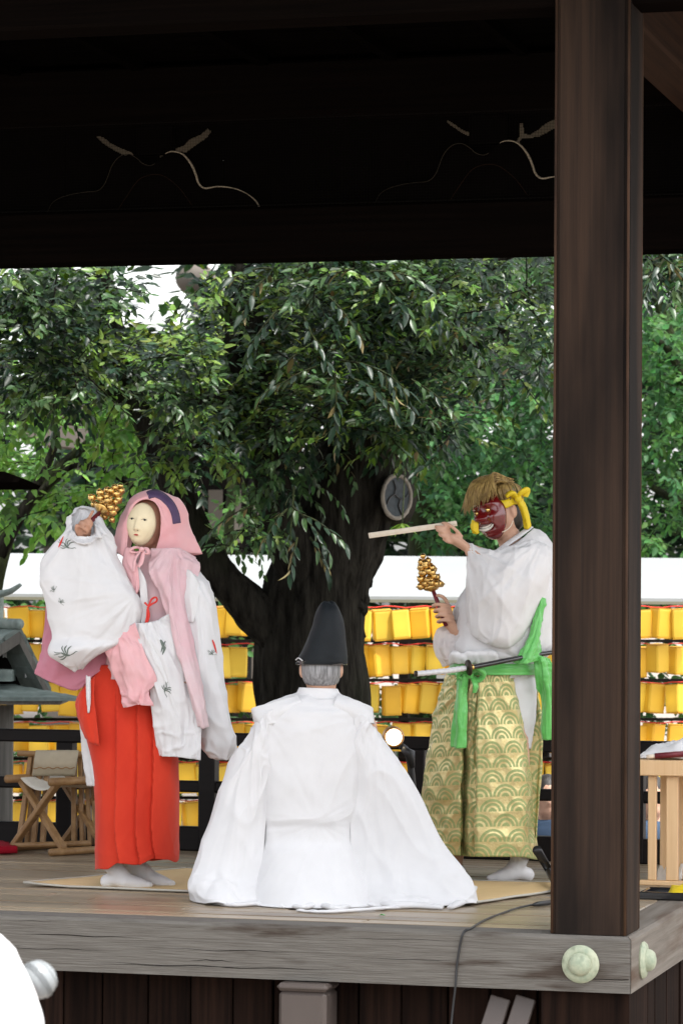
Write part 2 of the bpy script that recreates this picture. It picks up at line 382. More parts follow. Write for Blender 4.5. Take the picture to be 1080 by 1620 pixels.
M['white'] = mat('white_silk', (0.74, 0.74, 0.755), 0.8, 0.25, var=0.04, vscale=(14, 14, 14), sheen=0.15, trans=0.12, bump=0.25, bscale=(420, 420, 420), bdist=0.0012)
M['white2'] = mat('white_linen', (0.74, 0.735, 0.745), 0.85, 0.2, var=0.05, vscale=(10, 10, 10), sheen=0.1, trans=0.1, bump=0.35, bscale=(260, 260, 260), bdist=0.0015)
M['gauze'] = mat('white_gauze', (0.78, 0.74, 0.74), 0.85, 0.2, var=0.05, vscale=(20, 20, 20), trans=0.3, alpha=0.78)
M['pink'] = mat('pink_silk', (0.86, 0.46, 0.49), 0.65, 0.25, col2=(0.88, 0.57, 0.59), vscale=(5, 5, 5), sheen=0.2, trans=0.25, bump=0.15, bscale=(300, 300, 300), bdist=0.001)
M['palepink'] = mat('pale_pink_gauze', (0.80, 0.68, 0.70), 0.65, 0.3, col2=(0.80, 0.50, 0.55), vscale=(3.0, 3.0, 2.2), sheen=0.2, trans=0.25)
M['rose'] = mat('deep_rose_silk', (0.62, 0.24, 0.32), 0.6, 0.35, var=0.12, vscale=(5, 5, 5), sheen=0.2, trans=0.2)
M['red'] = mat('scarlet_trouser_cloth', (0.60, 0.046, 0.020), 0.8, 0.15, col2=(0.52, 0.034, 0.016), vscale=(7, 7, 3), sheen=0.1, bump=0.3, bscale=(300, 300, 300), bdist=0.0012)
M['cord'] = mat('red_cord', (0.62, 0.03, 0.02), 0.6)
M['purple'] = mat('purple_band_cloth', (0.085, 0.055, 0.125), 0.7, 0.3, var=0.2)
M['greenprint'] = mat('dark_green_print', (0.13, 0.16, 0.14), 0.8)
M['skin'] = mat('skin', (0.50, 0.29, 0.20), 0.5, 0.4, col2=(0.56, 0.34, 0.24), vscale=(25, 25, 25), bump=0.15, bscale=(180, 180, 180), bdist=0.0012)
M['skind'] = mat('tanned_skin', (0.42, 0.22, 0.145), 0.5, 0.4, col2=(0.50, 0.28, 0.19), vscale=(25, 25, 25), bump=0.15, bscale=(180, 180, 180), bdist=0.0012)
M['greyhair'] = mat('grey_hair', (0.10, 0.10, 0.105), 0.45, 0.5, col2=(0.34, 0.34, 0.35), vscale=(130, 130, 16), bump=0.6, bscale=(320, 320, 22), bdist=0.004)
M['darkhair'] = mat('dark_hair', (0.02, 0.015, 0.012), 0.45, 0.5, var=0.4, vscale=(120, 120, 20), bump=0.6, bscale=(300, 300, 25), bdist=0.004)
M['hat'] = mat('black_lacquered_gauze', (0.010, 0.013, 0.016), 0.6, 0.2, var=0.25, vscale=(14, 14, 14), bump=0.25, bscale=(260, 260, 260), bdist=0.0012)
M['maskw'] = mat('ivory_mask_paint', (0.78, 0.68, 0.46), 0.5, 0.4, col2=(0.72, 0.62, 0.42), vscale=(20, 20, 20))
M['maskr'] = mat('red_lacquer_mask', (0.15, 0.006, 0.007), 0.2, 0.6, var=0.35, vscale=(25, 25, 25), coat=0.6)
M['gold'] = mat('gold_metal', (0.80, 0.52, 0.18), 0.22, 0.5, metal=1.0, var=0.25, vscale=(40, 40, 40))
M['teeth'] = mat('white_teeth_paint', (0.78, 0.76, 0.70), 0.3, 0.5)
M['ink'] = mat('black_ink_paint', (0.012, 0.01, 0.01), 0.5)
M['lips'] = mat('red_lip_paint', (0.42, 0.03, 0.03), 0.5)
M['blond'] = mat('straw_blond_hair', (0.36, 0.25, 0.085), 0.45, 0.3, col2=(0.15, 0.09, 0.03), vscale=(60, 60, 14), rnd=0.25)
M['yellow'] = mat('yellow_satin', (0.80, 0.60, 0.02), 0.5, 0.4, var=0.1, vscale=(15, 15, 15), trans=0.15)
M['green'] = mat('bright_green_satin', (0.10, 0.46, 0.09), 0.32, 0.5, col2=(0.16, 0.55, 0.14), vscale=(9, 9, 9), sheen=0.3, trans=0.1)
M['fan'] = mat('bare_pale_wood', (0.66, 0.56, 0.44), 0.6, 0.3, col2=(0.72, 0.64, 0.53), vscale=(40, 40, 40))
M['handle'] = mat('red_brocade_handle', (0.16, 0.012, 0.022), 0.5, 0.4, var=0.4, vscale=(120, 120, 120))
M['scab'] = mat('black_lacquer', (0.012, 0.012, 0.014), 0.12, 0.6, coat=0.5)
M['iron'] = mat('dark_iron', (0.04, 0.028, 0.022), 0.5, 0.5, metal=0.6)
M['pale'] = mat('pale_cypress_wood', (0.62, 0.40, 0.21), 0.5, 0.35, col2=(0.70, 0.48, 0.27), vscale=(60, 60, 2), bump=0.1, bscale=(120, 120, 4), bdist=0.002)
M['stool'] = mat('stool_oiled_wood', (0.22, 0.12, 0.05), 0.45, 0.3, col2=(0.32, 0.19, 0.085), vscale=(25, 25, 25))
M['canvas'] = mat('beige_canvas', (0.44, 0.38, 0.28), 0.85, 0.2, var=0.12, vscale=(20, 20, 20), bump=0.3, bscale=(300, 300, 300), bdist=0.0015)
M['canvasw'] = mat('cream_canvas', (0.68, 0.64, 0.56), 0.85, 0.2, var=0.08, vscale=(20, 20, 20), bump=0.3, bscale=(300, 300, 300), bdist=0.0015)
M['felt'] = mat('crimson_felt', (0.30, 0.008, 0.02), 0.9, 0.1, var=0.2)
M['paper'] = mat('white_paper', (0.82, 0.82, 0.80), 0.7, 0.3, trans=0.2)
M['copper'] = mat('verdigris_copper_roof', (0.13, 0.17, 0.16), 0.6, 0.3, col2=(0.22, 0.265, 0.25), vscale=(16, 16, 16), rnd=0.15, v2=((0.06, 0.075, 0.07), (5, 5, 5), 0.5, 0.75))
M['greyw'] = mat('weathered_shrine_wood', (0.10, 0.095, 0.085), 0.7, 0.3, col2=(0.17, 0.16, 0.145), vscale=(50, 50, 2))
M['tin'] = mat('white_painted_sheet_metal', (0.27, 0.28, 0.285), 0.45, 0.4, var=0.05, vscale=(2, 2, 2))
M['olive'] = mat('olive_gutter_metal', (0.17, 0.165, 0.12), 0.6, 0.3)
M['tile'] = mat('pale_roof_tile', (0.55, 0.56, 0.56), 0.55, 0.4, var=0.15, rnd=0.08, vscale=(6, 6, 6))
M['darkwall'] = mat('dark_timber_wall', (0.012, 0.010, 0.009), 0.8, 0.05, var=0.4, vscale=(6, 6, 1))
M['grayroof'] = mat('grey_brown_roof_soffit', (0.12, 0.105, 0.09), 0.8, 0.2, var=0.2, vscale=(2, 2, 2))
M['ground'] = mat('gravel_ground', (0.22, 0.18, 0.155), 0.9, 0.2, col2=(0.30, 0.275, 0.24), vscale=(5, 5, 5), detail=10, bump=0.4, bscale=(40, 40, 40), bdist=0.02)
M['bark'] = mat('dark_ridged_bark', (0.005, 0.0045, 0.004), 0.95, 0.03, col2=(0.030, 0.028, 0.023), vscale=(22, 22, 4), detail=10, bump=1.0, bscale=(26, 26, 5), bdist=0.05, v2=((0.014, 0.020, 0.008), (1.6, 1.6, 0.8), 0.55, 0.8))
M['bark2'] = mat('mossy_bark', (0.012, 0.013, 0.008), 0.9, 0.2, col2=(0.03, 0.042, 0.012), vscale=(12, 12, 3), detail=8, bump=1.0, bscale=(20, 20, 4), bdist=0.05)
M['scar'] = mat('blue_grey_wound_paint', (0.045, 0.055, 0.062), 0.75, 0.3, var=0.35, vscale=(25, 25, 25), bump=0.5, bscale=(40, 40, 40), bdist=0.01)
M['callus'] = mat('pale_callus_bark', (0.26, 0.235, 0.20), 0.85, 0.2, var=0.4, vscale=(25, 25, 25), bump=0.5, bscale=(50, 50, 50), bdist=0.01)
M['leaf'] = leaf_mat('glossy_evergreen_leaf', 0.36, 0.20, 0.34)
M['leaf2'] = leaf_mat('soft_leaf', 0.5, 0.36, 0.22)
M['stone'] = mat('grey_stone', (0.24, 0.24, 0.23), 0.8, 0.3, var=0.3, vscale=(9, 9, 9), bump=0.4, bscale=(40, 40, 40), bdist=0.01)
M['pipe'] = mat('brown_painted_metal', (0.070, 0.056, 0.050), 0.45, 0.4, var=0.12, vscale=(10, 10, 3))
M['frost'] = mat('frosted_plastic', (0.30, 0.32, 0.33), 0.3, 0.5, trans=0.3)
M['orange'] = mat('orange_plastic', (0.7, 0.22, 0.06), 0.5)
M['glow'] = mat('lit_lamp_face', (0.9, 0.8, 0.6), 0.5, emit=((1, 0.88, 0.66), 6.0))
M['lampring'] = mat('amber_lamp_ring', (0.45, 0.24, 0.09), 0.35, 0.5, metal=0.5)
M['navy'] = mat('navy_cloth', (0.03, 0.06, 0.11), 0.8)
# ================================================================== ground and stage pavilion
GZ = -0.75
g = MB(); g.box((-400, -300, GZ-0.3), (400, 500, GZ)); go = g.build('ground', M['ground'], smooth=False, origin=(0, 0, GZ)); go['kind'] = 'structure'

pav = thing('stage_pavilion', 'dark timber shrine stage with weathered grey floor edge and heavy roof beams', 'stage', (-2.4, 1.6, GZ))
XL = -4.9; YB = 3.16
# floor boards, running along the front
mb = MB(); mb.box((XL, 0.16, -0.12), (-0.14, YB+0.2, -0.036)); floor = mb.build('stage_floor', M['beam'], pav, smooth=False)
y = 0.165; i = 0
r = random.Random(3)
while y < YB+0.1:
    wd = 0.118+r.uniform(-0.006, 0.006); cuts = sorted([XL, -0.145] + [r.uniform(-3.6, -0.8) for _ in range(r.choice((1, 1, 2)))])
    for a, b in zip(cuts[:-1], cuts[1:]):
        if b-a < 0.25: continue
        m = MB(); m.box((a+0.002, y+0.0035, -0.034), (b-0.002, y+wd-0.0035, r.uniform(-0.0025, 0.002)), bev=0.005)
        m.build('floor_plank', M['plank'], floor, smooth=False)
    y += wd
# edge timbers with a mitred corner
def edge_front():
    m = MB(); P = [(XL, 0.0), (-0.004, 0.0), (-0.144, 0.16), (XL, 0.16)]
    prof = [(-0.2, 0.0), (-0.012, 0.0), (0.0, 0.012)]
    V = []
    for z, ins in prof:
        V += [(XL, ins, z), (-0.003-ins, ins, z), (-0.143, 0.158, z), (XL, 0.158, z)]
    Fc = [(3, 2, 1, 0), (8, 9, 10, 11)]
    for k in range(2):
        for j in range(4): Fc.append((k*4+j, k*4+(j+1) % 4, k*4+4+(j+1) % 4, k*4+4+j))
    return m.add(V, Fc)
ef_ = edge_front().build('edge_timber', M['edge'], pav, smooth=False)
rc = random.Random(8)
for k in range(13):                                        # drying checks along the grain
    x_ = rc.uniform(-2.6, -0.1); L_ = rc.uniform(0.12, 0.75); z_ = rc.uniform(-0.185, -0.02); P = []
    for q in np.linspace(0, 1, 14): P.append((min(-0.01, x_+L_*q), 0.0004, z_+0.006*mnoise(Vector((q*4+k*7, k, 0)))+0.004*q))
    MB().tube(P, 0.0015*np.sin(np.linspace(0.15, math.pi-0.1, 14))*rc.uniform(0.5, 1.1), 5).build('drying_check', M['ceil'], ef_)
m = MB(); V = []
for z, ins in [(-0.2, 0.0), (-0.012, 0.0), (0.0, 0.012)]:
    V += [(-0.001-ins, 0.003+ins, z), (-0.001-ins, YB+0.3, z), (-0.14, YB+0.3, z), (-0.14, 0.163, z)]
Fc = [(0, 1, 2, 3), (11, 10, 9, 8)]
for k in range(2):
    for j in range(4): Fc.append((k*4+j, k*4+4+j, k*4+4+(j+1) % 4, k*4+(j+1) % 4))
m.add(V, Fc).build('edge_timber', M['edgey'], pav, smooth=False)
# bronze nail covers
prof = [(0.066, 0.0), (0.068, 0.006), (0.060, 0.016), (0.045, 0.021), (0.042, 0.020), (0.040, 0.026), (0.037, 0.036), (0.028, 0.046), (0.014, 0.051), (0.001, 0.052)]
c = onY(918, 1525, 0.0); Mx = np.eye(4); Mx[:3, 0] = (1, 0, 0); Mx[:3, 1] = (0, 0, 1); Mx[:3, 2] = (0, -1, 0); Mx[:3, 3] = c
MB().lathe(prof, 32, Mx).build('nail_cover', M['bronze'], pav, angle=50)
Mx = np.eye(4); Mx[:3, 0] = (0, 1, 0); Mx[:3, 1] = (0, 0, 1); Mx[:3, 2] = (1, 0, 0); Mx[:3, 3] = (-0.001, 0.22, c[2]-0.003)
MB().lathe(prof, 32, Mx).build('nail_cover', M['bronze'], pav, angle=50)
# corner post with beaded corners
def post_prof(x0, x1, y0, y1):
    c = 0.020; b = 0.008
    return [(x0+c, y0), (x1-c, y0), (x1-c, y0+b), (x1-b, y0+b), (x1-b, y0+c), (x1, y0+c), (x1, y1-c), (x1-b, y1-c), (x1-b, y1-b), (x1-c, y1-b), (x1-c, y1),
            (x0+c, y1), (x0+c, y1-b), (x0+b, y1-b), (x0+b, y1-c), (x0, y1-c), (x0, y0+c), (x0+b, y0+c), (x0+b, y0+b), (x0+c, y0+b)]
def post(x0, x1, y0, y1, z0, z1, name='post', mt='post'):
    return MB().prism([(a, b, z0) for a, b in post_prof(x0, x1, y0, y1)], (0, 0, z1-z0)).build(name, M[mt], pav, smooth=False)
post(-0.295, -0.022, 0.012, 0.285, 0.002, 3.9)
post(-0.295, -0.022, YB-0.14, YB+0.14, 0.002, 3.9)
post(-4.85, -4.57, 0.012, 0.285, 0.002, 3.9); post(-4.85, -4.57, YB-0.14, YB+0.14, 0.002, 3.9)
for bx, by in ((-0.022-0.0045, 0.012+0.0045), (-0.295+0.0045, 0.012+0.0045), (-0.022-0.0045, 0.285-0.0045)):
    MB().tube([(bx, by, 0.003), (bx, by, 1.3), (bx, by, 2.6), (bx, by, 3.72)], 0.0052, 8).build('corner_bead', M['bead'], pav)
# under the floor
MB().box((-0.33, 0.03, GZ), (-0.012, 0.30, -0.2)).build('foundation_post', M['skirt'], pav, smooth=False)
x = XL; 
while x < -0.34:
    wd = r.uniform(0.13, 0.19); b = min(x+wd, -0.335); dy = r.uniform(0, 0.012)
    MB().box((x+0.003, 0.13+dy, GZ), (b-0.003, 0.16, -0.2), bev=0.004).build('skirting_board', M['skirt'], pav, smooth=False); x += wd
MB().box((XL, 0.165, GZ), (-0.07, 0.19, -0.125)).build('gap_light_blocker', M['ceil'], pav, smooth=False); MB().box((-0.09, 0.195, GZ), (-0.065, YB, -0.125)).build('gap_light_blocker', M['ceil'], pav, smooth=False)  # dark sheets added behind the skirting to block light through its gaps
yy = 0.31
while yy < YB:
    MB().box((-0.06, yy+0.003, GZ), (-0.03+r.uniform(0, 0.01), yy+0.147, -0.2), bev=0.004).build('skirting_board', M['skirt'], pav, smooth=False); yy += 0.15
# beams
def beam(lo, hi, mt='beam', nm='beam', bev=0.012): return MB().box(lo, hi, bev=bev).build(nm, M[mt], pav, smooth=False)
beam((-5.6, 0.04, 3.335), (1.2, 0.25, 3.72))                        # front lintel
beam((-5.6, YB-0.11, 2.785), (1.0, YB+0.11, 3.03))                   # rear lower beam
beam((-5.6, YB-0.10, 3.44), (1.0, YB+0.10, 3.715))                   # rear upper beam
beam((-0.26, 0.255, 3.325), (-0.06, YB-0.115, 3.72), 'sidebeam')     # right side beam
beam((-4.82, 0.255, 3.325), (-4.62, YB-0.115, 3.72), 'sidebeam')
beam((-0.25, 0.29, 2.785), (-0.07, YB-0.12, 3.03), 'sidebeam', 'side_tie_beam') if False else None
yy = -1.1
while yy < 4.4:                                                       # ceiling and eave boards
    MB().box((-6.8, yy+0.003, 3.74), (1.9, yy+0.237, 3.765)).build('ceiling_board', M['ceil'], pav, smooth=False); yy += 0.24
for xx in np.arange(-6.6, 1.9, 0.42):
    MB().box((xx, -1.15, 3.765), (xx+0.09, 4.4, 3.87)).build('rafter', M['ceil'], pav, smooth=False)
for xx in np.arange(-4.2, -0.3, 0.62):
    MB().box((xx, 0.26, 3.69), (xx+0.05, YB-0.12, 3.739)).build('ceiling_joist', M['ceil'], pav, smooth=False)
# hipped copper roof above (seen by nothing but the light)
rv = [(-6.9, -1.25, 3.88), (2.0, -1.25, 3.88), (2.0, 4.5, 3.88), (-6.9, 4.5, 3.88), (-4.2, 1.55, 5.9), (-0.7, 1.55, 5.9)]
MB().add(rv, [(0, 1, 5, 4), (1, 2, 5), (2, 3, 4, 5), (3, 0, 4), (3, 2, 1, 0)]).build('roof', M['copper'], pav, smooth=False)
# carved frieze between the rear beams: boards with pierced slits, frog-leg struts in front of them
YF = YB+0.02
slits = [[(153, 216), (163, 217), (176, 227), (190, 234), (205, 240), (212, 244), (206, 247), (194, 244), (182, 238), (170, 231), (158, 222)],
         [(257, 222), (266, 219), (267, 232), (275, 236), (290, 231), (300, 221), (318, 213), (328, 204), (334, 208), (328, 217), (315, 226), (304, 234), (294, 241), (279, 239), (266, 240), (257, 247), (253, 249)],
         [(706, 190), (716, 195), (730, 205), (742, 210), (762, 214), (770, 218), (760, 220), (745, 216), (733, 212), (720, 203), (709, 196)],
         [(822, 195), (827, 196), (828, 212), (838, 213), (850, 206), (862, 196), (876, 189), (890, 186), (892, 194), (876, 203), (864, 210), (852, 216), (838, 218), (826, 219), (814, 232), (812, 228), (821, 217)]]
sp = [[(q[0], q[2]) for q in (onY(a, b, YF) for a, b in s)] for s in slits]
def inside(px, pz, poly):
    c = False; n = len(poly)
    for i in range(n):
        x1, z1 = poly[i]; x2, z2 = poly[(i+1) % n]
        if (z1 > pz) != (z2 > pz) and px < (x2-x1)*(pz-z1)/(z2-z1)+x1: c = not c
    return c
CX = [-5.6, -3.35, -2.55, -1.65, -0.75, 1.0]
for a, b in zip(CX[:-1], CX[1:]):
    m = MB()
    if b-a > 1.0: m.box((a, YF, 3.025), (b-0.002, YF+0.012, 3.445))
    else:
        s = 0.005; nx = int(round((b-a)/s)); z0 = 3.27; nz = 36; ok = np.ones((nx, nz), bool)
        for ix in range(nx):
            for iz in range(nz):
                if any(inside(a+(ix+.5)*s, z0+(iz+.5)*s, q) for q in sp): ok[ix, iz] = False
        m.box((a, YF, 3.025), (b-0.002, YF+0.012, z0)); V = [(a+ix*s, YF, z0+iz*s) for ix in range(nx+1) for iz in range(nz+1)]
        m.add(V, [(ix*(nz+1)+iz, (ix+1)*(nz+1)+iz, (ix+1)*(nz+1)+iz+1, ix*(nz+1)+iz+1) for ix in range(nx) for iz in range(nz) if ok[ix, iz]])
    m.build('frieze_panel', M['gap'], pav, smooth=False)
kx = [(75, 333), (85, 320), (105, 310), (135, 304), (155, 302), (167, 290), (178, 262), (190, 248), (205, 244), (219, 252), (225, 258), (238, 262), (250, 256), (256, 248), (270, 240), (288, 243), (302, 258), (310, 275), (315, 290), (325, 298), (345, 295), (370, 298), (390, 306), (405, 318), (411, 326)]
kt = 0.07
def frog(pts, dx):
    P = []
    for a, b in pts:
        q = onY(a, b, YB-0.05); P.append((q[0]+dx, YB-0.05, q[2]))
    P[0] = (P[0][0], P[0][1], 3.031); P[-1] = (P[-1][0], P[-1][1], 3.031)
    m = MB(); m.prism(P, (0, kt, 0)); ko = m.build('frog_leg_strut', M['gap'], pav, smooth=False)
    E_ = crv(np.array(P), 90)+np.array([0, -0.004, 0.0]); MB().tube(E_[:44], np.linspace(0.0008, 0.0020, 44), 5).build('carved_edge', M['carvededge'], ko); MB().tube(E_[50:], np.concatenate([np.linspace(0.002, 0.006, 12), np.linspace(0.0058, 0.0022, 20), np.linspace(0.002, 0.0045, 8)]), 5).build('carved_edge', M['paletan'], ko)  # light painted by colour: left edge dim, right edge a broad lit line
    I_ = crv(np.array([(np.mean([P[0][0], P[-1][0]])-0.17, YB-0.056, 3.04), (np.mean([P[0][0], P[-1][0]])-0.13, YB-0.056, 3.10), (np.mean([P[0][0], P[-1][0]])-0.06, YB-0.056, 3.185), (np.mean([P[0][0], P[-1][0]])+0.04, YB-0.056, 3.20), (np.mean([P[0][0], P[-1][0]])+0.13, YB-0.056, 3.14), (np.mean([P[0][0], P[-1][0]])+0.20, YB-0.056, 3.05)]), 40)
    MB().tube(I_, 0.0016, 4).build('carved_groove', M['sidebeam'], ko)
    cx = (P[11][0]+P[12][0])/2
    MB().box((cx-0.09, YB-0.055, 3.30), (cx+0.09, YB+0.01, 3.44), bev=0.006).build('bearing_block', M['gap'], ko, smooth=False)
frog(kx, 0.0); frog(kx, onY(750, 260, YB)[0]-onY(226, 262, YB)[0])
MB().box((-6.7, 4.30, 3.46), (1.9, 4.33, 3.735)).build('slit_dimming_board', M['paletan'], pav, smooth=False)  # board added behind the slits to dim the sky showing through
# bird netting over the frieze and on the right
m = MB(); yn = YB-0.118
V = []; Fc = []
def strip(a, b, c, d): V.extend([a, b, c, d]); k = len(V); Fc.append((k-4, k-3, k-2, k-1))
ww = 0.0005
for xx in np.arange(-3.9, -0.31, 0.0135): strip((xx-ww, yn, 3.032), (xx+ww, yn, 3.032), (xx+ww, yn, 3.44), (xx-ww, yn, 3.44))
for zz in np.arange(3.036, 3.44, 0.0135): strip((-3.9, yn-0.001, zz-ww), (-0.3, yn-0.001, zz-ww), (-0.3, yn-0.001, zz+ww), (-3.9, yn-0.001, zz+ww))
for zz in (3.032, 3.439):
    for xx in np.arange(-3.9, -0.3, 0.02): strip((xx, yn-0.002, zz-0.0016), (xx+0.012, yn-0.002, zz-0.0016), (xx+0.012, yn-0.002, zz+0.0016), (xx, yn-0.002, zz+0.0016))
no = m.add(V, Fc).build('bird_netting', M['net'], pav, smooth=False); no['kind'] = 'stuff'

# ------------------------------------------------------------------ railing along the back
rl = thing('rear_railing', 'low black wooden railing along the back of the stage', 'railing', (-2.4, YB-0.06, 0.0))
YR = YB-0.05
for z, h, t in ((0.055, 0.115, 0.07), (0.30, 0.055, 0.05), (0.525, 0.062, 0.06)):
    MB().box((-4.55, YR-t/2, z-h/2+0.001), (-0.31, YR+t/2, z+h/2), bev=0.008).build('rail', M['rail'], rl, smooth=False)
for px in (330, 1005, -90, 105, 660):
    xx = onY(px, 1280, YR)[0]; MB().box((xx-0.04, YR-0.04, 0.001), (xx+0.04, YR+0.04, 0.50), bev=0.006).build('rail_post', M['rail'], rl, smooth=False)

# ------------------------------------------------------------------ things lying on and under the stage
A = np.array([onZ(38, 1401.5, 0.004), onZ(752, 1430, 0.004), onZ(940, 1402, 0.004)]); D4 = A[0]+(A[2]-A[1])*0.97+np.array([0.12, 0.0, 0]); quad = np.array([A[0], A[1], A[2], D4])
n1 = 40; G = np.zeros((n1, n1, 3))
for i in range(n1):
    for j in range(n1):
        s, t = i/(n1-1), j/(n1-1); G[i, j] = (quad[0]*(1-s)+quad[1]*s)*(1-t)+(quad[3]*(1-s)+quad[2]*s)*t
        e = min(s, t, 1-s, 1-t); G[i, j, 2] = 0.009+0.004*mnoise(Vector((s*5, t*5, 1)))+(0.008*max(0, 0.10-s)/0.10)
mt_ = thing('straw_mat', 'thin golden straw mat spread on the stage under the dancers', 'mat', (quad[:, 0].mean(), quad[:, 1].mean(), 0))
mo = MB().grid(G).build('mat_sheet', M['mat'], mt_); mod_solid(mo, 0.005)
for a, b in ((0, 1), (1, 2), (2, 3), (3, 0)):
    ia = {0: (0, 0), 1: (n1-1, 0), 2: (n1-1, n1-1), 3: (0, n1-1)}
    pth = [G[int(round(ia[a][0]+(ia[b][0]-ia[a][0])*k/20)), int(round(ia[a][1]+(ia[b][1]-ia[a][1])*k/20))] for k in range(21)]
    MB().tube(np.array(pth)+np.array([0, 0, 0.001]), 0.0052, 6).build('edge_binding', M['matedge'], mt_)
cb = thing('audio_cable', 'thin black cable running over the stage edge and hanging down', 'cable', onZ(760, 1455))
P = [onZ(872, 1428, 0.006), onZ(850, 1430, 0.007), onZ(820, 1436, 0.006), onZ(790, 1446, 0.006), onZ(765, 1456, 0.006), onZ(745, 1468, 0.006), onY(733, 1480, -0.004)+np.array([0, 0, 0.012]), onY(727, 1496, -0.008), onY(722, 1530, -0.008), onY(720, 1560, -0.012), onY(716, 1595, -0.006), onY(712, 1640, -0.01), onY(710, 1700, -0.01)]
MB().tube(crv(P, 80), 0.0042, 8).build('cord', M['black'], cb)
MB().tube([onZ(874, 1427, 0.012), onZ(850, 1430, 0.012), onZ(843, 1431.5, 0.01)], [0.0095, 0.0095, 0.006], 10).build('plug', M['black'], cb)
pbx = onY(438, 1560, -0.05); pbx2 = onY(518, 1560, -0.05)
dp = thing('brown_meter_box', 'plain brown metal box standing under the stage edge', 'box', ((pbx[0]+pbx2[0])/2, 0.05, GZ))
x0, x1 = pbx[0], pbx2[0]; zt = onY(470, 1556, -0.05)[2]
MB().box((x0+0.006, -0.05, GZ), (x1-0.006, 0.11, zt-0.03), bev=0.012).build('body', M['pipe'], dp, smooth=False)
MB().box((x0, -0.058, zt-0.029), (x1, 0.115, zt), bev=0.012).build('lid', M['pipe'], dp, smooth=False)
for k, (pa, pb, la) in enumerate((((770, 1640), (792, 1578), 'flat grey-brown plank leaning under the stage, left one of the pair'), ((808, 1640), (832, 1578), 'flat grey-brown plank leaning under the stage, right one beside the corner post'))):
    a = onY(pa[0], 1700, -0.02+0.01*k); b = onY(pb[0], pb[1], 0.08); a = b+(a-b)*1.0; a = np.array([b[0]-0.13, -0.08, GZ+0.02])
    o = MB().bar(a, b, 0.075, 0.024, upv=(0, -1, 0.1), bev=0.004).build('leaning_plank', M['pipe'], None, smooth=False); tag(o, la, 'plank', 'planks leaning under the stage')
# microphone stand leg peeking out beside the post
o = thing('floor_stand', 'black metal stand leg leaning behind the corner post', 'stand', onZ(875, 1400))
MB().tube([onZ(885, 1412, 0.02), onZ(868, 1388, 0.03)+np.array([0, 0, 0.03]), U(849, 1345, 13.0)], [0.012, 0.018, 0.02], 12).build('leg', M['blackm'], o)
MB().tube([onZ(885, 1412, 0.02), onZ(960, 1395, 0.02)], [0.012, 0.014], 10).build('leg', M['blackm'], o)
# pale offering table to the right
tb = onZ(1034, 1400); TD = 13.3; tx = tb[0]-0.06; ty = tb[1]-0.02
ot = thing('offering_table', 'pale cypress offering table with slatted side legs, right of the post', 'table', (tx+0.3, ty+0.2, 0))
zt = U(1040, 1202, TD)[2]; zb = U(1040, 1226, TD)[2]
MB().box((tx-0.05, ty-0.03, zb), (tx+1.0, ty+0.36, zt), bev=0.004).build('table_top', M['pale'], ot, smooth=False)
for k, dx in enumerate((0.035, 0.112, 0.19, 0.70, 0.78, 0.86)):
    for yy in (ty, ty+0.30): MB().box((tx+dx, yy, 0.021), (tx+dx+(0.034 if k % 3 != 1 else 0.05), yy+0.034, zb-0.001), bev=0.003).build('leg', M['pale'], ot, smooth=False)
for yy in (ty-0.008, ty+0.292): MB().box((tx+0.0, yy, 0.0), (tx+0.94, yy+0.05, 0.02), bev=0.003).build('foot_bar', M['pale'], ot, smooth=False)
# white cloth and red baton on it
G = np.zeros((14, 18, 3)); 
for i in range(14):
    for j in range(18):
        u, v = i/13, j/17; G[i, j] = (tx-0.02+0.36*v, ty+0.06+0.22*u, zt+0.004+0.085*math.sin(math.pi*u)**0.7*math.sin(math.pi*v)**0.6*(0.7+0.5*mnoise(Vector((u*3.5, v*5, 3))))+0.03*abs(mnoise(Vector((u*8, v*9, 1)))))
o = MB().grid(G).build('folded_cloth', M['white2'], None); mod_solid(o, 0.003, 1); tag(o, 'crumpled white cloth lying on the offering table', 'cloth')
bt = thing('red_baton', 'short dark red baton with pale tips lying on the offering table', 'baton', (tx+0.16, ty, zt))
a = U(1022, 1197, TD-0.02); b = U(1094, 1184, TD-0.02); a[2] = zt+0.013; b[2] = zt+0.03
MB().tube([a, a+(b-a)*0.18], 0.009, 12).build('tip', M['fan'], bt); MB().tube([a+(b-a)*0.18, a+(b-a)*0.8], 0.0125, 12).build('grip', M['handle'], bt); MB().tube([a+(b-a)*0.8, b], 0.009, 12).build('tip', M['fan'], bt)
tr = onZ(1040, 1424); o = thing('black_tray', 'shallow black lacquer tray on the floor below the offering table', 'tray', tr)
MB().box((tr[0]-0.07, tr[1], 0.004), (tr[0]+0.42, tr[1]+0.22, 0.012), bev=0.003).build('base', M['scab'], o, smooth=False)
for lo, hi in (((-0.075, -0.01, 0.003), (0.425, 0.004, 0.032)), ((-0.075, 0.216, 0.003), (0.425, 0.23, 0.032)), ((-0.079, 0.005, 0.003), (-0.065, 0.215, 0.03)), ((0.411, 0.005, 0.003), (0.426, 0.215, 0.03))):
    MB().box(tr+np.array(lo), tr+np.array(hi), bev=0.003).build('rim', M['scab'], o, smooth=False)
G = np.zeros((9, 9, 3))
for i in range(9):
    for j in range(9):
        u, v = i/8, j/8; G[i, j] = (tr[0]+0.035+0.13*v, tr[1]+0.03+0.1*u, 0.0145+0.022+0.03*v+0.02*mnoise(Vector((u*3, v*3, 7)))-0.022*(1-u)*(1-v))
o = MB().grid(G).build('folded_yellow_cloth', M['yellow'], None); mod_solid(o, 0.018); tag(o, 'small folded yellow cloth lying in the black tray', 'cloth')
G = np.zeros((12, 12, 3)); q0 = onZ(1030, 1408)
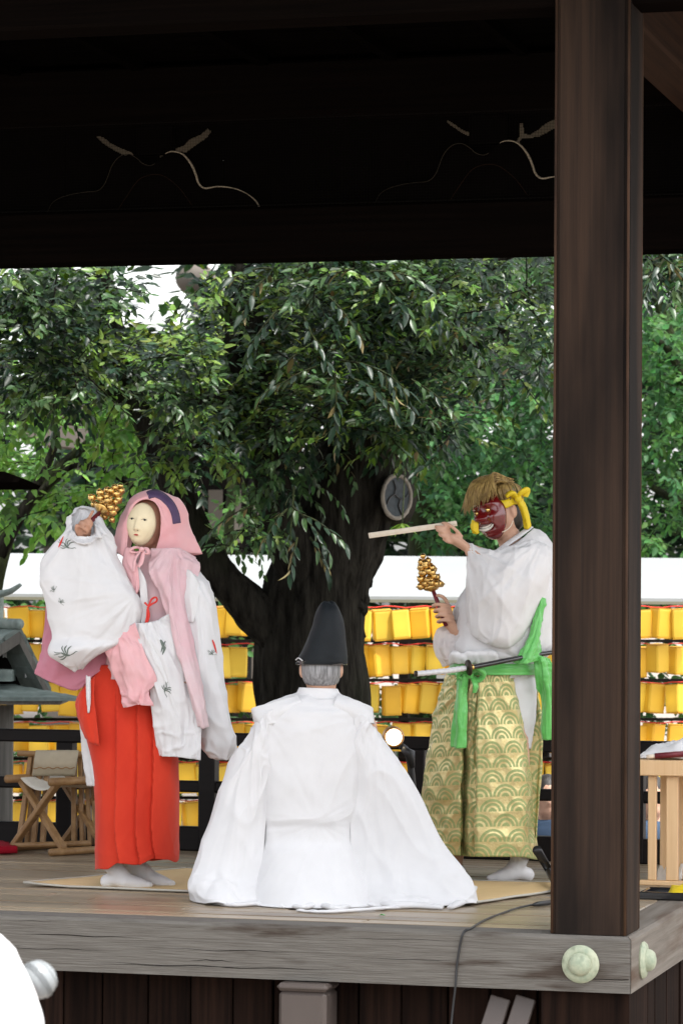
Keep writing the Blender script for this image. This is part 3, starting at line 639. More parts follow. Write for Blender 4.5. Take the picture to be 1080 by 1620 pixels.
for i in range(12):
    for j in range(12):
        u, v = i/11, j/11; G[i, j] = (q0[0]-0.03+0.11*v, q0[1]+0.25+0.06*u, 0.01+0.10*u*(0.6+0.5*mnoise(Vector((u*3, v*6, 2)))))
o = MB().grid(G).build('crumpled_paper', M['paper'], None); mod_solid(o, 0.002); tag(o, 'crumpled white paper on the floor behind the table legs', 'paper')
# crimson felt at the far left
q0 = onZ(-60, 1354); q1 = onZ(28, 1352); m = MB(); G = np.zeros((6, 20, 3))
for i in range(6):
    for j in range(20):
        u, v = i/5, j/19; G[i, j] = q0*(1-v)+q1*v+np.array([-0.2*u, 0.32*u, 0.022+0.008*mnoise(Vector((u*4, v*6, 2)))])
o = m.grid(G).build('felt_carpet', M['felt'], None); mod_solid(o, 0.03); tag(o, 'crimson felt carpet at the left end of the stage', 'carpet')
# folding stools
def fold_stool(name, label, c, rot, back=False):
    """X-legged folding stool: c floor centre, rot about z; local x = crossing direction, y = depth"""
    t = thing(name, label, 'stool', c, 'folding stools at the back of the stage')
    R = np.array([[math.cos(rot), -math.sin(rot), 0], [math.sin(rot), math.cos(rot), 0], [0, 0, 1]]); T = lambda p: np.array(c)+R@np.array(p, float)
    h, wx, wy = 0.335, 0.165, 0.15
    for yy in (-wy, wy):
        MB().bar(T((-wx, yy, 0.03)), T((wx-0.01, yy, h)), 0.026, 0.036, upv=R@np.array((0, 1, 0)), bev=0.004).build('leg', M['stool'], t, smooth=False)
        MB().bar(T((wx, yy+0.03*(1 if yy < 0 else -1), 0.03)), T((-wx+0.01, yy+0.03*(1 if yy < 0 else -1), h)), 0.026, 0.036, upv=R@np.array((0, 1, 0)), bev=0.004).build('leg', M['stool'], t, smooth=False)
        p = T((0, yy-0.012*(1 if yy < 0 else -1), h/2+0.015)); MB().tube([p, p+R@np.array((0, 0.05*(1 if yy < 0 else -1), 0))], 0.010, 10).build('pivot', M['iron'], t)
    for xx in (-wx, wx):
        MB().tube([T((xx, -wy-0.05, 0.018)), T((xx, wy+0.05, 0.018))], 0.0175, 12).build('foot_bar', M['stool'], t)
        MB().tube([T((xx*0.97, -wy-0.05, h+0.005)), T((xx*0.97, wy+0.04, h+0.005))], 0.019, 12).build('seat_bar', M['stool'], t)
    G = np.zeros((24, 10, 3))
    for i in range(24):
        for j in range(10):
            u, v = i/23*2-1, j/9*2-1; G[i, j] = T((u*(wx-0.004), v*(wy-0.02), h+0.02-0.05*(1-u*u)-0.012*(1-u*u)*(v*v)))
    s = MB().grid(G).build('canvas_seat', M['canvasw'], t); mod_solid(s, 0.005)
    return t
c1 = (onZ(18, 1352)+onZ(152, 1355))/2; c1 = onZ(97, 1348); c1[2] = 0
fold_stool('folding_stool', 'wooden X-legged folding stool with cream canvas seat in front of the railing', c1, math.radians(-30))
c2 = onZ(95, 1336); c2[2] = 0
t2 = thing('folding_chair', 'folded wooden chair with beige canvas back behind the folding stool', 'chair', c2, 'folding stools at the back of the stage')
CD = 14.75
zt_ = 1188
for px, dx in ((50, -22), (58, -16), (66, -14), (76, -9), (118, 0), (128, 4), (137, 8), (146, 10)):
    a = U(px+dx*0.9, 1330, CD+0.02*(px % 5)); b = U(px, 1196, CD+0.1); a[2] = 0.0 if False else 0.03
    MB().bar(a, b, 0.022, 0.030, upv=(0, 1, 0), bev=0.003).build('slat_leg', M['stool'], t2, smooth=False)
for yy in (1192,):
    MB().tube([U(28, yy, CD+0.08), U(150, yy+2, CD+0.08)], 0.014, 10).build('top_bar', M['stool'], t2)
MB().tube([U(20, 1338, CD-0.05), U(145, 1334, CD-0.05)], 0.014, 10).build('foot_bar', M['stool'], t2)
W = np.zeros((10, 16, 3)); K = [(57, 1187), (125, 1188), (119, 1228), (51, 1226)]
for i in range(10):
    for j in range(16):
        u, v = i/9, j/15; x = (K[0][0]*(1-v)+K[1][0]*v)*(1-u)+(K[3][0]*(1-v)+K[2][0]*v)*u; yq = 1187+40*u
        W[i, j] = U(x, yq, CD+0.045-0.03*math.sin(math.pi*u)+0.008*mnoise(Vector((u*3, v*5, 0))))
o = MB().grid(W).build('canvas_back', M['canvas'], t2); mod_solid(o, 0.004)
pts = [U(53+66*k/30, 1215+1.2*math.sin(k), CD+0.0) for k in range(31)]
MB().tube(pts, 0.0028, 5).build('stitching', M['stool'], t2)
# spotlight behind the priest
SD = 14.2
sl = thing('stage_spotlight', 'small lit round spotlight with amber rim on a black stand behind the seated priest', 'spotlight', onZ(650, 1362))
Mx = np.eye(4); fdir = unit(-FW+0.15*RT); uu = unit(np.cross(UP, fdir)); Mx[:3, 0] = uu; Mx[:3, 1] = np.cross(fdir, uu); Mx[:3, 2] = fdir; Mx[:3, 3] = U(622, 1166, SD)
MB().lathe([(0.001, 0.012), (0.034, 0.010), (0.036, 0.004), (0.036, 0.0)], 28, Mx).build('lens', M['glow'], sl)
MB().lathe([(0.036, -0.01), (0.036, 0.014), (0.041, 0.018), (0.048, 0.010), (0.049, -0.02), (0.044, -0.05), (0.03, -0.075), (0.012, -0.085)], 28, Mx).build('housing', M['lampring'], sl, angle=40)
MB().tube(crv([U(634, 1180, SD+0.02), U(643, 1188, SD+0.02), U(648, 1205, SD), U(652, 1240, SD), U(655, 1300, SD), onZ(656, 1361, 0.01)], 30), 0.016, 10).build('pole', M['blackm'], sl)
MB().tube([U(636, 1184, SD-0.02), U(648, 1192, SD-0.02), U(652, 1215, SD-0.02)], [0.014, 0.026, 0.012], 10).build('clamp', M['blackm'], sl)
for a in range(3):
    q = onZ(656, 1361); MB().tube([q+np.array([0, 0, 0.10]), q+0.14*np.array([math.cos(a*2.1+.4), math.sin(a*2.1+.4), 0])+np.array([0, 0, 0.008])], 0.008, 8).build('leg', M['blackm'], sl)
# spectators' gear in the near foreground, bottom left
FD = 6.2
sp_ = thing('seated_spectator', 'back of a spectator in a white shirt at the bottom left corner', 'person', (U(-60, 1700, FD)[0], U(-60, 1700, FD)[1], GZ))
rr = [er(1440, -120, -62, 0.06, 0.06), er(1466, -150, -32, 0.09, 0.09), er(1482, -215, -3, 0.11, 0.11), er(1510, -250, 22, 0.12, 0.12), er(1550, -265, 46, 0.13, 0.13), er(1590, -270, 63, 0.13, 0.13), er(1640, -272, 70, 0.14, 0.13), er(1800, -275, 72, 0.15, 0.14), er(2100, -270, 70, 0.16, 0.15), er(2400, -260, 80, 0.16, 0.2), er(2650, -250, 90, 0.2, 0.2)]
bodyrings = rr
b_ = MB(); b_.grid(cloth([er(q[0][1], *(lambda a: (min(p[0] for p in a)+9, max(p[0] for p in a)-9))(q), 0.05, 0.05) for q in rr], FD, 30, 24, amp=0.0)[0], True)
hc = U(-92, 1375, FD); b_.ell(hc, (0.075, 0.09, 0.11)); b_.tube([U(-92, 1400, FD), U(-92, 1450, FD)], 0.05, 12)
o = b_.build('body', M['skin'], sp_); mod_remesh(o, 0.012)
cloth_obj('shirt', M['white2'], sp_, rr, FD, 60, 60, amp=0.006, nf=9, seed=4)
m = MB(); m.ell(hc+np.array([0, -0.012, 0.02]), (0.084, 0.098, 0.108)); m.build('hair', M['darkhair'], sp_)
fl = thing('frosted_lamp', 'blurred frosted round lamp dome with orange trim at the bottom left', 'lamp', U(70, 1600, FD+0.5))
Mx = np.eye(4); fd = unit(0.6*RT+0.45*UP+0.35*FW); uu = unit(np.cross(fd, FW)); Mx[:3, 0] = uu; Mx[:3, 1] = np.cross(fd, uu); Mx[:3, 2] = fd; Mx[:3, 3] = U(58, 1552, FD+0.1)
s_ = 0.00125
MB().lathe([(20*s_, -18*s_), (28*s_, -10*s_), (31*s_, 2*s_), (30*s_, 12*s_), (24*s_, 24*s_), (12*s_, 31*s_), (0.001, 32*s_)], 28, Mx).build('dome', M['frost'], fl)
for k in range(6): MB().lathe([(r_*s_, z_*s_) for r_, z_ in (((31.2, 2+k*1.8-4), (32.2, 2.6+k*1.8-4), (31.2, 3.2+k*1.8-4)) if k < 5 else ((26, 20), (27, 20.7), (26, 21.4)))], 28, Mx).build('rib', M['frost'], fl)
MB().lathe([(15*s_, -46*s_), (17*s_, -40*s_), (19*s_, -24*s_), (20*s_, -18.5*s_)], 24, Mx).build('collar', M['blackm'], fl)
MB().lathe([(20.5*s_, -30*s_), (21.5*s_, -26*s_), (21*s_, -22*s_)], 24, Mx).build('trim_ring', M['orange'], fl)
q = U(58, 1552, FD+0.1); MB().tube([q-fd*40*s_, q-fd*70*s_, q-fd*90*s_+np.array([0, 0, -0.1]), np.array([q[0]-0.1, q[1], GZ+0.01])], 0.016, 10).build('pole', M['blackm'], fl)
# ================================================================== behind the stage
H0 = unit(_r0)                                            # horizontal, across the view
def hz(px, py, d): return U(px, py, d)
# long white awning roof
AW = thing('long_awning', 'long low white sheet-metal roof stretching behind the lanterns', 'awning', (hz(540, 945, 24)[0], hz(540, 945, 24)[1], GZ))
px0 = -700
k = 0
while px0 < 1900:
    px1 = px0+520
    a, b = hz(px0, 943.5, 23.6), hz(px1-1.5, 943.5, 23.6); c_, d_ = hz(px1-1.5, 879, 25.2), hz(px0, 879, 25.2)
    a[2] = b[2] = hz(540, 943, 23.6)[2]; c_[2] = d_[2] = hz(540, 879, 25.2)[2]
    MB().prism([a, b, c_, d_], (0, 0, -0.03)).build('roof_sheet', M['tin'], AW, smooth=False); px0 = px1
zz = hz(540, 943, 23.6)[2]
a, b = hz(-700, 945, 23.58), hz(1860, 945, 23.58); a[2] = b[2] = zz-0.034
MB().bar(a, b, 0.06, 0.022).build('gutter', M['olive'], AW, smooth=False)
for px in (-560, -40, 335, 860, 1280):
    q = hz(px, 960, 24.3); MB().box((q[0]-0.04, q[1]-0.04, GZ), (q[0]+0.04, q[1]+0.04, zz+0.02)).build('prop', M['darkwall'], AW, smooth=False)
# lanterns
LW, LH = 0.130, 0.205
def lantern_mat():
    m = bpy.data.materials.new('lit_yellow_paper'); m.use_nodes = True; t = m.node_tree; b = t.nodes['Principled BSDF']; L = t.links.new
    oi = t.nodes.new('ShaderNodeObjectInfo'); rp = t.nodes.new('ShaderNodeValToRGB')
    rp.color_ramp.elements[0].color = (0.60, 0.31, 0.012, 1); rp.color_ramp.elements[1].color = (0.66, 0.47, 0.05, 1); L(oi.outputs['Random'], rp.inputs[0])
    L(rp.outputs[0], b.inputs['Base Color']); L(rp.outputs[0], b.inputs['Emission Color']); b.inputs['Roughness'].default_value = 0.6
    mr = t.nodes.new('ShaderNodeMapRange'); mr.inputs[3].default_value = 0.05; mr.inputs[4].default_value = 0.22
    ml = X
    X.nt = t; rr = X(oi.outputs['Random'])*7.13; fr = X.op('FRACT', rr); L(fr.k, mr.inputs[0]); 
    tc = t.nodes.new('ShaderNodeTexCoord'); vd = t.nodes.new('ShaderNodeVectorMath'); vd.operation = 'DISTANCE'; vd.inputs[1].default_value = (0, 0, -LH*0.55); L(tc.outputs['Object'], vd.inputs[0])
    dd = X(vd.outputs['Value']); fall = X.op('DIVIDE', 0.0048, dd*dd+0.0008); L((X(mr.outputs[0])*fall).k, b.inputs['Emission Strength'])  # glow of a bulb painted into the paper's emission, fading from its middle
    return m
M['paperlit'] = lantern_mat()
M['bulb'] = mat('warm_bulb', (1, 0.8, 0.4), 0.5, emit=((1, 0.72, 0.25), 3.0))
M['lrim'] = mat('lantern_rim_card', (0.50, 0.26, 0.01), 0.6)
def lantern_meshes():
    m = MB(); V = []; h = LW/2
    for z, s in ((0, 0.94), (0.012, 1.0), (LH*0.33, 1.015), (LH*0.66, 1.015), (LH-0.012, 1.0), (LH, 0.94)):
        c = 0.010*s
        for x, y in ((-h+c, -h), (h-c, -h), (h, -h+c), (h, h-c), (h-c, h), (-h+c, h), (-h, h-c), (-h, -h+c)): V.append((x*s, y*s, z-LH))
    Fc = []
    for i in range(5):
        for j in range(8): Fc.append((i*8+j, i*8+(j+1) % 8, (i+1)*8+(j+1) % 8, (i+1)*8+j))
    Fc += [tuple(range(8))[::-1]]
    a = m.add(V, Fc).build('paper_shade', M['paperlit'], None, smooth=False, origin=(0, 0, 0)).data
    m = MB(); m.box((-h*0.97, -h*0.97, -0.0035), (h*0.97, h*0.97, 0.0035))
    b = m.build('rim', M['lrim'], None, smooth=False, origin=(0, 0, 0)).data
    for o in list(bpy.data.objects):
        if o.data in (a, b): bpy.data.objects.remove(o)
    return a, b
ma, mbm = lantern_meshes()
LD = 22.4; rows = [963, 1022, 1083, 1146, 1208, 1269]
rown = ['top', 'second', 'third', 'fourth', 'fifth', 'lowest']; ordn = ['first', 'second', 'third', 'fourth', 'fifth', 'sixth', 'seventh', 'eighth', 'ninth', 'tenth']
def seg(px, ry, k):
    if px < 62 if k < 3 else px < 140: return 'between copper-roofed shrine and red trousers' if k > 2 else 'at left edge above the copper roof'
    if 290 < px < 388 and not (k > 3 and px > 335): return 'between pink-veiled dancer and tree trunk'
    if 575 < px < (700 if k < 3 else 690) and k < 4 : return 'between tree trunk and gold-trousered dancer'
    if px > 1030: return 'right of the corner post'
    return None
cnt = {}
rl_ = random.Random(11); lst = []
for k, ry in enumerate(rows):
    px = -14+rl_.uniform(0, 14)
    while px < 1092:
        dd = LD+rl_.uniform(-0.06, 0.06)+0.12*k; s = seg(px, ry, k); yj = ry+rl_.uniform(-3, 3)
        loc = U(px, yj, dd)
        if not (408 < px < 560):
            s = s or ('behind the pink-veiled dancer' if px < 340 else 'behind the tree trunk' if px < 575 and k < 3 else 'behind the kneeling priest' if px < 690 else 'behind the gold-trousered dancer' if px < 872 else 'behind the corner post')
            n = cnt.get((k, s), 0); cnt[(k, s)] = n+1
            lab = f'{ordn[min(n,9)]} yellow lantern of {rown[k]} row, {s}'
            t = thing('paper_lantern', lab, 'lantern', loc, 'yellow lanterns strung in rows')
            t.rotation_euler = (rl_.uniform(-.09, .09), rl_.uniform(-.10, .10), YAW+rl_.uniform(-0.45, 0.45)+(0.3 if k else 0.15)); sc = rl_.uniform(0.92, 1.06); t.scale = (sc*rl_.uniform(0.95, 1.1), sc, sc)
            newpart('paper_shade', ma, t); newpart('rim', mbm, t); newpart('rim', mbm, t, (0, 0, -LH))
        px += rl_.choice((29, 30, 31, 32, 33, 36))
    # red hanging cord of this row
    P = [U(q, ry-3+1.5*math.sin(q*0.11), LD+0.12*k) for q in np.linspace(-140, 1250, 90)]
    c = MB().tube(P, 0.004, 5).build('hanging_cord', M['cord'], None); tag(c, f'red cord carrying the {rown[k]} row of yellow lanterns', 'cord', 'red lantern cords')
# dark frame behind the lanterns
fr = thing('lantern_frame', 'dark timber frame the rows of yellow lanterns hang from', 'frame', (U(540, 1100, LD)[0], U(540, 1100, LD)[1], GZ))
for py in (1014, 1076, 1138, 1200, 1262): MB().bar(U(-140, py, LD+0.55), U(1250, py, LD+0.55), 0.03, 0.022).build('crossbar', M['darkwall'], fr, smooth=False)
for px in (-100, 240, 352, 640, 930, 1200):
    q = U(px, 1000, LD+0.62); MB().box((q[0]-0.035, q[1]-0.035, GZ), (q[0]+0.035, q[1]+0.035, q[2]+0.15)).build('upright', M['darkwall'], fr, smooth=False)
bd = thing('white_board', 'low white notice board glimpsed between lantern rows', 'board', (U(755, 1070, LD+1.2)[0], U(755, 1070, LD+1.2)[1], GZ))
MB().bar(U(690, 1070, LD+1.2), U(830, 1070, LD+1.2), 0.04, 0.09).build('panel', M['tin'], bd, smooth=False)
for px in (700, 820):
    q = U(px, 1075, LD+1.26); MB().box((q[0]-0.025, q[1]-0.025, GZ), (q[0]+0.025, q[1]+0.025, q[2]+0.05)).build('leg', M['darkwall'], bd, smooth=False)

# small copper-roofed shrine at the left edge
sh = thing('copper_roofed_shrine', 'small wooden shrine with layered verdigris copper roofs at the left edge', 'shrine', (U(-40, 1200, 17.2)[0], U(-40, 1200, 17.2)[1], GZ))
SD2 = 17.0; fdv = unit(_f0*1.0+0.25*H0)
def slab(name, pts, d, depth, th, mt='copper', par=None):
    P = [U(x, y, d+e) for x, y, e in pts]; return P
nf_ = -unit(np.cross(H0, (0, 0, 1)))                       # horizontal, away from the camera
def quadprism(name, P, vec, mt): return MB().prism(P, vec).build(name, M[mt], sh, smooth=False)
apx = U(32, 993, SD2); lft = U(-105, 1086, SD2); rgt = U(80, 1090, SD2)
back = nf_*1.1-H0*0.75
for i in range(5):                                         # right slope: shingle courses
    a = apx+(rgt-apx)*(i/5); b = apx+(rgt-apx)*((i+1)/5+0.03); quadprism('roof_course', [a+np.array([0, 0, 0.012*1]), b+np.array([0, 0, 0.016]), b+back+np.array([0, 0, 0.016]), a+back+np.array([0, 0, 0.012])], (0, 0, -0.03), 'copper')
for i in range(6):
    a = apx+(lft-apx)*(i/6); b = apx+(lft-apx)*((i+1)/6+0.03); q = -H0*0.42+nf_*0.0
    quadprism('roof_course', [a+np.array([0, 0, 0.004]), a+back+np.array([0, 0, 0.004]), b+back+np.array([0, 0, 0.014]), b+np.array([0, 0, 0.014])], (0, 0, -0.03), 'copper')
quadprism('barge_board', [apx+np.array([0, 0, -0.02])-nf_*0.02, rgt+np.array([0, 0, -0.015])-nf_*0.02, rgt+np.array([0, 0, -0.07])-nf_*0.02, apx+np.array([0, 0, -0.085])-nf_*0.02], nf_*0.04, 'greyw')
quadprism('barge_board', [apx+np.array([0, 0, -0.085])-nf_*0.02, lft+np.array([0, 0, -0.07])-nf_*0.02, lft+np.array([0, 0, -0.015])-nf_*0.02, apx+np.array([0, 0, -0.02])-nf_*0.02], nf_*0.04, 'greyw')
quadprism('gable_wall', [apx+nf_*0.25-np.array([0, 0, 0.04]), rgt+nf_*0.25-np.array([0, 0, 0.06]), lft+nf_*0.25-np.array([0, 0, 0.06])], nf_*0.04, 'darkwall')
MB().tube([apx+np.array([0, 0, 0.02])-nf_*0.03, apx+back+np.array([0, 0, 0.02])], 0.03, 10).build('ridge_pole', M['copper'], sh)
MB().tube(crv([U(-60, 945, SD2+0.4), U(-10, 941, SD2+0.35), U(15, 936, SD2+0.3), U(33, 925, SD2+0.28)], 20), np.linspace(0.05, 0.016, 20), 12, flat=0.6).build('ridge_horn', M['copper'], sh)
MB().box((U(-5, 990, SD2+0.5)[0]-0.03, U(-5, 990, SD2+0.5)[1]-0.03, U(0, 1000, SD2+0.5)[2]), (U(-5, 990, SD2+0.5)[0]+0.03, U(-5, 990, SD2+0.5)[1]+0.03, U(0, 945, SD2+0.5)[2])).build('horn_post', M['copper'], sh, smooth=False)
for i in range(4):                                         # lower skirt roof
    x1 = 22+27*i; x2 = 22+27*(i+1); y1 = 1082+6.2*i; y2 = 1082+6.2*(i+1)
    P = [U(-80, y1, SD2-0.15-0.09*i+0.2), U(x1, y1, SD2-0.15-0.09*i+0.2), U(x2, y2, SD2-0.15-0.09*(i+1)+0.2), U(-80, y2, SD2-0.15-0.09*(i+1)+0.2)]
    quadprism('roof_course', [p+np.array([0, 0, 0.004*i]) for p in P], (0, 0, -0.02), 'copper')
P = [U(-80, 1107, SD2-0.30), U(102, 1107, SD2-0.30), U(95, 1115, SD2-0.28), U(-80, 1115, SD2-0.28)]
quadprism('eave_board', P, nf_*0.5, 'greyw')
quadprism('box', [U(-40, 1058, SD2-0.1), U(19, 1060, SD2-0.1), U(19, 1078, SD2-0.1), U(-40, 1078, SD2-0.1)], nf_*0.2, 'copper')
for pxa, pxb, mt in ((11, 21, 'greyw'), (-60, -45, 'greyw')):
    a, b = U(pxa, 1115, SD2), U(pxb, 1115, SD2); MB().prism([(a[0], a[1], GZ), (b[0], b[1], GZ), (b+nf_*0.05)*[1, 1, 0]+np.array([0, 0, GZ]), (a+nf_*0.05)*[1, 1, 0]+np.array([0, 0, GZ])], (0, 0, a[2]-GZ)).build('pillar', M[mt], sh, smooth=False)
a, b = U(-60, 1115, SD2+0.12), U(11, 1115, SD2+0.12); MB().prism([(a[0], a[1], GZ), (b[0], b[1], GZ), (b+nf_*0.02)*[1, 1, 0]+np.array([0, 0, GZ]), (a+nf_*0.02)*[1, 1, 0]+np.array([0, 0, GZ])], (0, 0, a[2]-GZ)).build('shrine_wall', M['greyw'], sh, smooth=False)
for px, py in ((8, 1034), (43, 1066)):
    P = [U(px-3, py-6, SD2+0.15), U(px+3, py-5, SD2+0.15), U(px+3, py+7, SD2+0.15), U(px, py+5, SD2+0.15), U(px-3, py+7, SD2+0.15)]
    MB().prism(P, nf_*0.004).build('paper_streamer', M['paper'], sh, smooth=False)
ev = thing('gate_roof', 'dark roof eave corner poking in at the left edge above the leaves', 'roof', (U(-60, 750, 18)[0], U(-60, 750, 18)[1], GZ))
MB().prism([U(-120, 742, 18), U(8, 746, 17.6), U(33, 757, 17.5), U(28, 763, 17.5), U(-120, 764, 18)], nf_*1.2).build('eave', M['beam'], ev, smooth=False)
q = U(-80, 800, 18.6); MB().box((q[0]-0.08, q[1]-0.08, GZ), (q[0]+0.08, q[1]+0.08, q[2]+0.16)).build('gate_post', M['beam'], ev, smooth=False)

# buildings further back
hb = thing('white_roofed_hall', 'hall with a pale tiled roof showing through the upper left leaves', 'building', (U(260, 500, 47)[0], U(260, 500, 47)[1], GZ))
e0 = U(60, 516, 45); e1 = U(470, 516, 45); e1[2] = e0[2]; t0 = U(60, 360, 50.5); t1 = U(470, 360, 50.5); t1[2] = t0[2]
nr = 22
for i in range(nr):
    a = i/nr; b = (i+1.25)/nr; P = [e0+(t0-e0)*a, e1+(t1-e1)*a, e1+(t1-e1)*b, e0+(t0-e0)*b]; P = [P[0]+np.array([0, 0, .05]), P[1]+np.array([0, 0, .05]), P[2], P[3]]
    MB().prism(P, (0, 0, -0.06)).build('tile_course', M['tile'], hb, smooth=False)
MB().prism([e0+nf_*1.2, e1+nf_*1.2, (e1+nf_*1.2)*[1, 1, 0]+np.array([0, 0, GZ]), (e0+nf_*1.2)*[1, 1, 0]+np.array([0, 0, GZ])], nf_*5).build('hall_wall', M['grayroof'], hb, smooth=False)
for k in range(9):
    f_ = 0.08+k*0.1; c = e0+(e1-e0)*f_+nf_*1.19; c = c+np.array([0, 0, -1.5])
    w_ = MB().bar(c-H0*0.12, c+H0*0.12, 0.02, 1.4, bev=0).build('window', M['darkwall'], hb, smooth=False)
MB().ell(U(308, 440, 43.6), (0.27, 0.27, 0.24)).ell(U(330, 452, 43.6), (0.2, 0.2, 0.2)).tube([U(312, 455, 43.6), U(312, 540, 43.6), np.array([*U(312, 540, 43.6)[:2], GZ])], 0.06, 8).build('ornament_balls', M['grayroof'], None)  # grey rounded roof ornament, built as balls on an added pole
bpy.data.objects['ornament_balls'].name = 'roof_ornament'; tag(bpy.data.objects['roof_ornament'], 'grey rounded roof ornament on an added pole, half hidden by leaves before the pale roof', 'roof ornament')
db = thing('dark_timber_hall', 'dark timber hall with grey eaves glimpsed behind the trunks', 'building', (U(250, 900, 33)[0], U(250, 900, 33)[1], GZ))
P = [U(205, 690, 33), U(384, 690, 33), U(384, 690, 33)*[1, 1, 0]+np.array([0, 0, GZ]), U(205, 690, 33)*[1, 1, 0]+np.array([0, 0, GZ])]
MB().prism(P, nf_*4).build('hall_wall', M['darkwall'], db, smooth=False)
for k in range(6):
    a = U(214+29*k, 775, 32.96); MB().prism([a, a+H0*0.15, a+H0*0.15-np.array([0, 0, 0.55]), a-np.array([0, 0, 0.55])], -nf_*0.03).build('lattice_panel', M['grayroof'], db, smooth=False)
MB().bar(U(205, 830, 32.95), U(384, 830, 32.95), 0.05, 0.06).build('sill_beam', M['grayroof'], db, smooth=False)
MB().prism([U(40, 655, 32), U(150, 664, 32), U(240, 700, 32.2), U(400, 700, 32.2), U(400, 686, 34), U(240, 686, 34), U(90, 640, 34)], (0, 0, 0.12)).build('eave', M['grayroof'], db, smooth=False)
MB().prism([U(40, 668, 31.9), U(150, 676, 31.9), U(218, 705, 31.9), U(222, 727, 31.9), U(150, 712, 31.9), U(40, 700, 31.9)], nf_*0.6).build('soffit', M['grayroof'], db, smooth=False)
MB().prism([U(40, 640, 32), U(240, 672, 32), U(400, 672, 32), U(400, 600, 36), U(40, 560, 36)], (0, 0, -0.05)).build('roof', M['darkwall'], db, smooth=False)

# ================================================================== trees
LT = np.array([(0, 0, 0), (.28, .5, 0.0), (.30, 0, -.08), (.28, -.5, 0.0), (.66, .38, 0.0), (.68, 0, -.06), (.66, -.38, 0.0), (1, 0, 0)], float)
LF = [(0, 2, 1), (0, 3, 2), (1, 2, 5, 4), (2, 3, 6, 5), (4, 5, 7), (5, 6, 7)]
def leaf_template(curl):
    P = LT.copy(); P[:, 2] += -curl*P[:, 0]**2; P[:, 0] *= (1-0.12*curl); return P
class Leaves:
    def __init__(s): s.b = []; s.d = []; s.n = []; s.l = []; s.w = []; s.c = []; s.u = []; s.k = []
    def add(s, b, d, n, l, wd, c, u, k): s.b.append(b); s.d.append(d); s.n.append(n); s.l.append(l); s.w.append(wd); s.c.append(c); s.u.append(u); s.k.append(k)
    def build(s, name, m, parent, stuff=True, base=None):
        B = np.array(s.b); d = unit(np.array(s.d)); n = np.array(s.n, float); y = unit(np.cross(n, d)); z = np.cross(d, y); N = len(B)
        l = np.array(s.l)[:, None, None]; wd = np.array(s.w)[:, None, None]; kk = np.array(s.k)[:, None]
        x = LT[None, :, 0]; zz = LT[None, :, 2]*np.array(s.w)[:, None]/np.array(s.l)[:, None]*2 - kk*x*x
        V = B[:, None]+d[:, None]*(x*(1-0.12*kk))[..., None]*l+y[:, None]*LT[None, :, 1, None]*wd+z[:, None]*zz[..., None]*l
        off = OFF[parent]; V = V.reshape(-1, 3)-off
        me = bpy.data.meshes.new(name); nv = N*8
        tri = np.array([q for f in LF for q in f]); cnt_ = np.array([len(f) for f in LF])
        loops = (np.arange(N)[:, None]*8+tri[None]).ravel(); tot = np.tile(cnt_, N); st = np.concatenate([[0], np.cumsum(tot)[:-1]])
        me.vertices.add(nv); me.vertices.foreach_set('co', V.ravel()); me.loops.add(len(loops)); me.loops.foreach_set('vertex_index', loops)
        me.polygons.add(len(tot)); me.polygons.foreach_set('loop_start', st); me.polygons.foreach_set('loop_total', tot); me.update(calc_edges=True); me.validate()
        me.polygons.foreach_set('use_smooth', [True]*len(tot))
        for nm, arr in (('leaf_colour', s.c), ('leaf_under', s.u)):
            at = me.attributes.new(nm, 'FLOAT_COLOR', 'POINT'); A_ = np.ones((N, 8, 4)); A_[:, :, :3] = np.array(arr)[:, None]; at.data.foreach_set('color', A_.ravel())
        me.materials.append(m); o = bpy.data.objects.new(name, me); link(o, parent, (0, 0, 0)); OFF[o] = off
        if stuff: o['kind'] = 'stuff'
        return o
R_ = random.Random(21)
def rv3(r=R_): 
    v = np.array([r.gauss(0, 1), r.gauss(0, 1), r.gauss(0, 1)]); return v/np.linalg.norm(v)
def jit(c, a, r=R_): k = 1+r.uniform(-a, a); return tuple(max(0.003, q*k*(1+r.uniform(-a, a)*0.4)) for q in c)
DG = (0.012, 0.031, 0.016); MG = (0.042, 0.088, 0.029); LG = (0.12, 0.21, 0.04); YG = (0.20, 0.27, 0.05); BR = (0.20, 0.155, 0.065); BG = (0.018, 0.038, 0.022)
def twig(L, tw, p, dr, length, nl, ll, lw, cols, under, curl, r=R_, droop=0.5, spread=0.9):
    """one leafy shoot: leaves alternate along a bending axis"""
    p = np.array(p, float); dr = unit(dr); st = length/nl; path = [p.copy()]; cc = r.choice(cols); s = 1
    for i in range(nl):
        dr = unit(dr+np.array([0, 0, -droop*0.12])+0.10*rv3(r)); p = p+dr*st; path.append(p.copy())
        side = np.cross(dr, (0, 0, 1)); side = unit(side if np.linalg.norm(side) > 0.1 else rv3(r)); side = unit(side+0.5*np.cross(dr, side)*r.uniform(-1, 1))
        ld = unit(dr*(0.55+0.5*i/nl)+side*s*spread*(1-0.4*i/nl)+np.array([0, 0, -droop*r.uniform(0.2, 0.8)])+0.15*rv3(r)); s = -s
        n = unit(np.array([0, 0, 0.9])-0.35*FW+0.55*rv3(r)-ld*ld[2]); k = r.uniform(0.75, 1.15)
        L.add(p, ld, n, ll*k, lw*k*r.uniform(0.85, 1.15), jit(cc, 0.35, r), jit(r.choice(under), 0.25, r), curl*r.uniform(0.4, 1.4))
    if tw is not None: tw.tube(path, np.linspace(0.005, 0.0022, len(path)), 4, cap=False)
GAPS = [(190, 318, 300, 530), (88, 150, 668, 700), (330, 384, 735, 800)]
SL = [(150, 215, 195, 255), (250, 340, 195, 255), (700, 772, 180, 225), (808, 900, 180, 240)]
def proj(p):
    v = np.asarray(p)-CAM; d = v@FW; return 540+FPX*(v@RT)/d, 810-FPX*(v@UP)/d
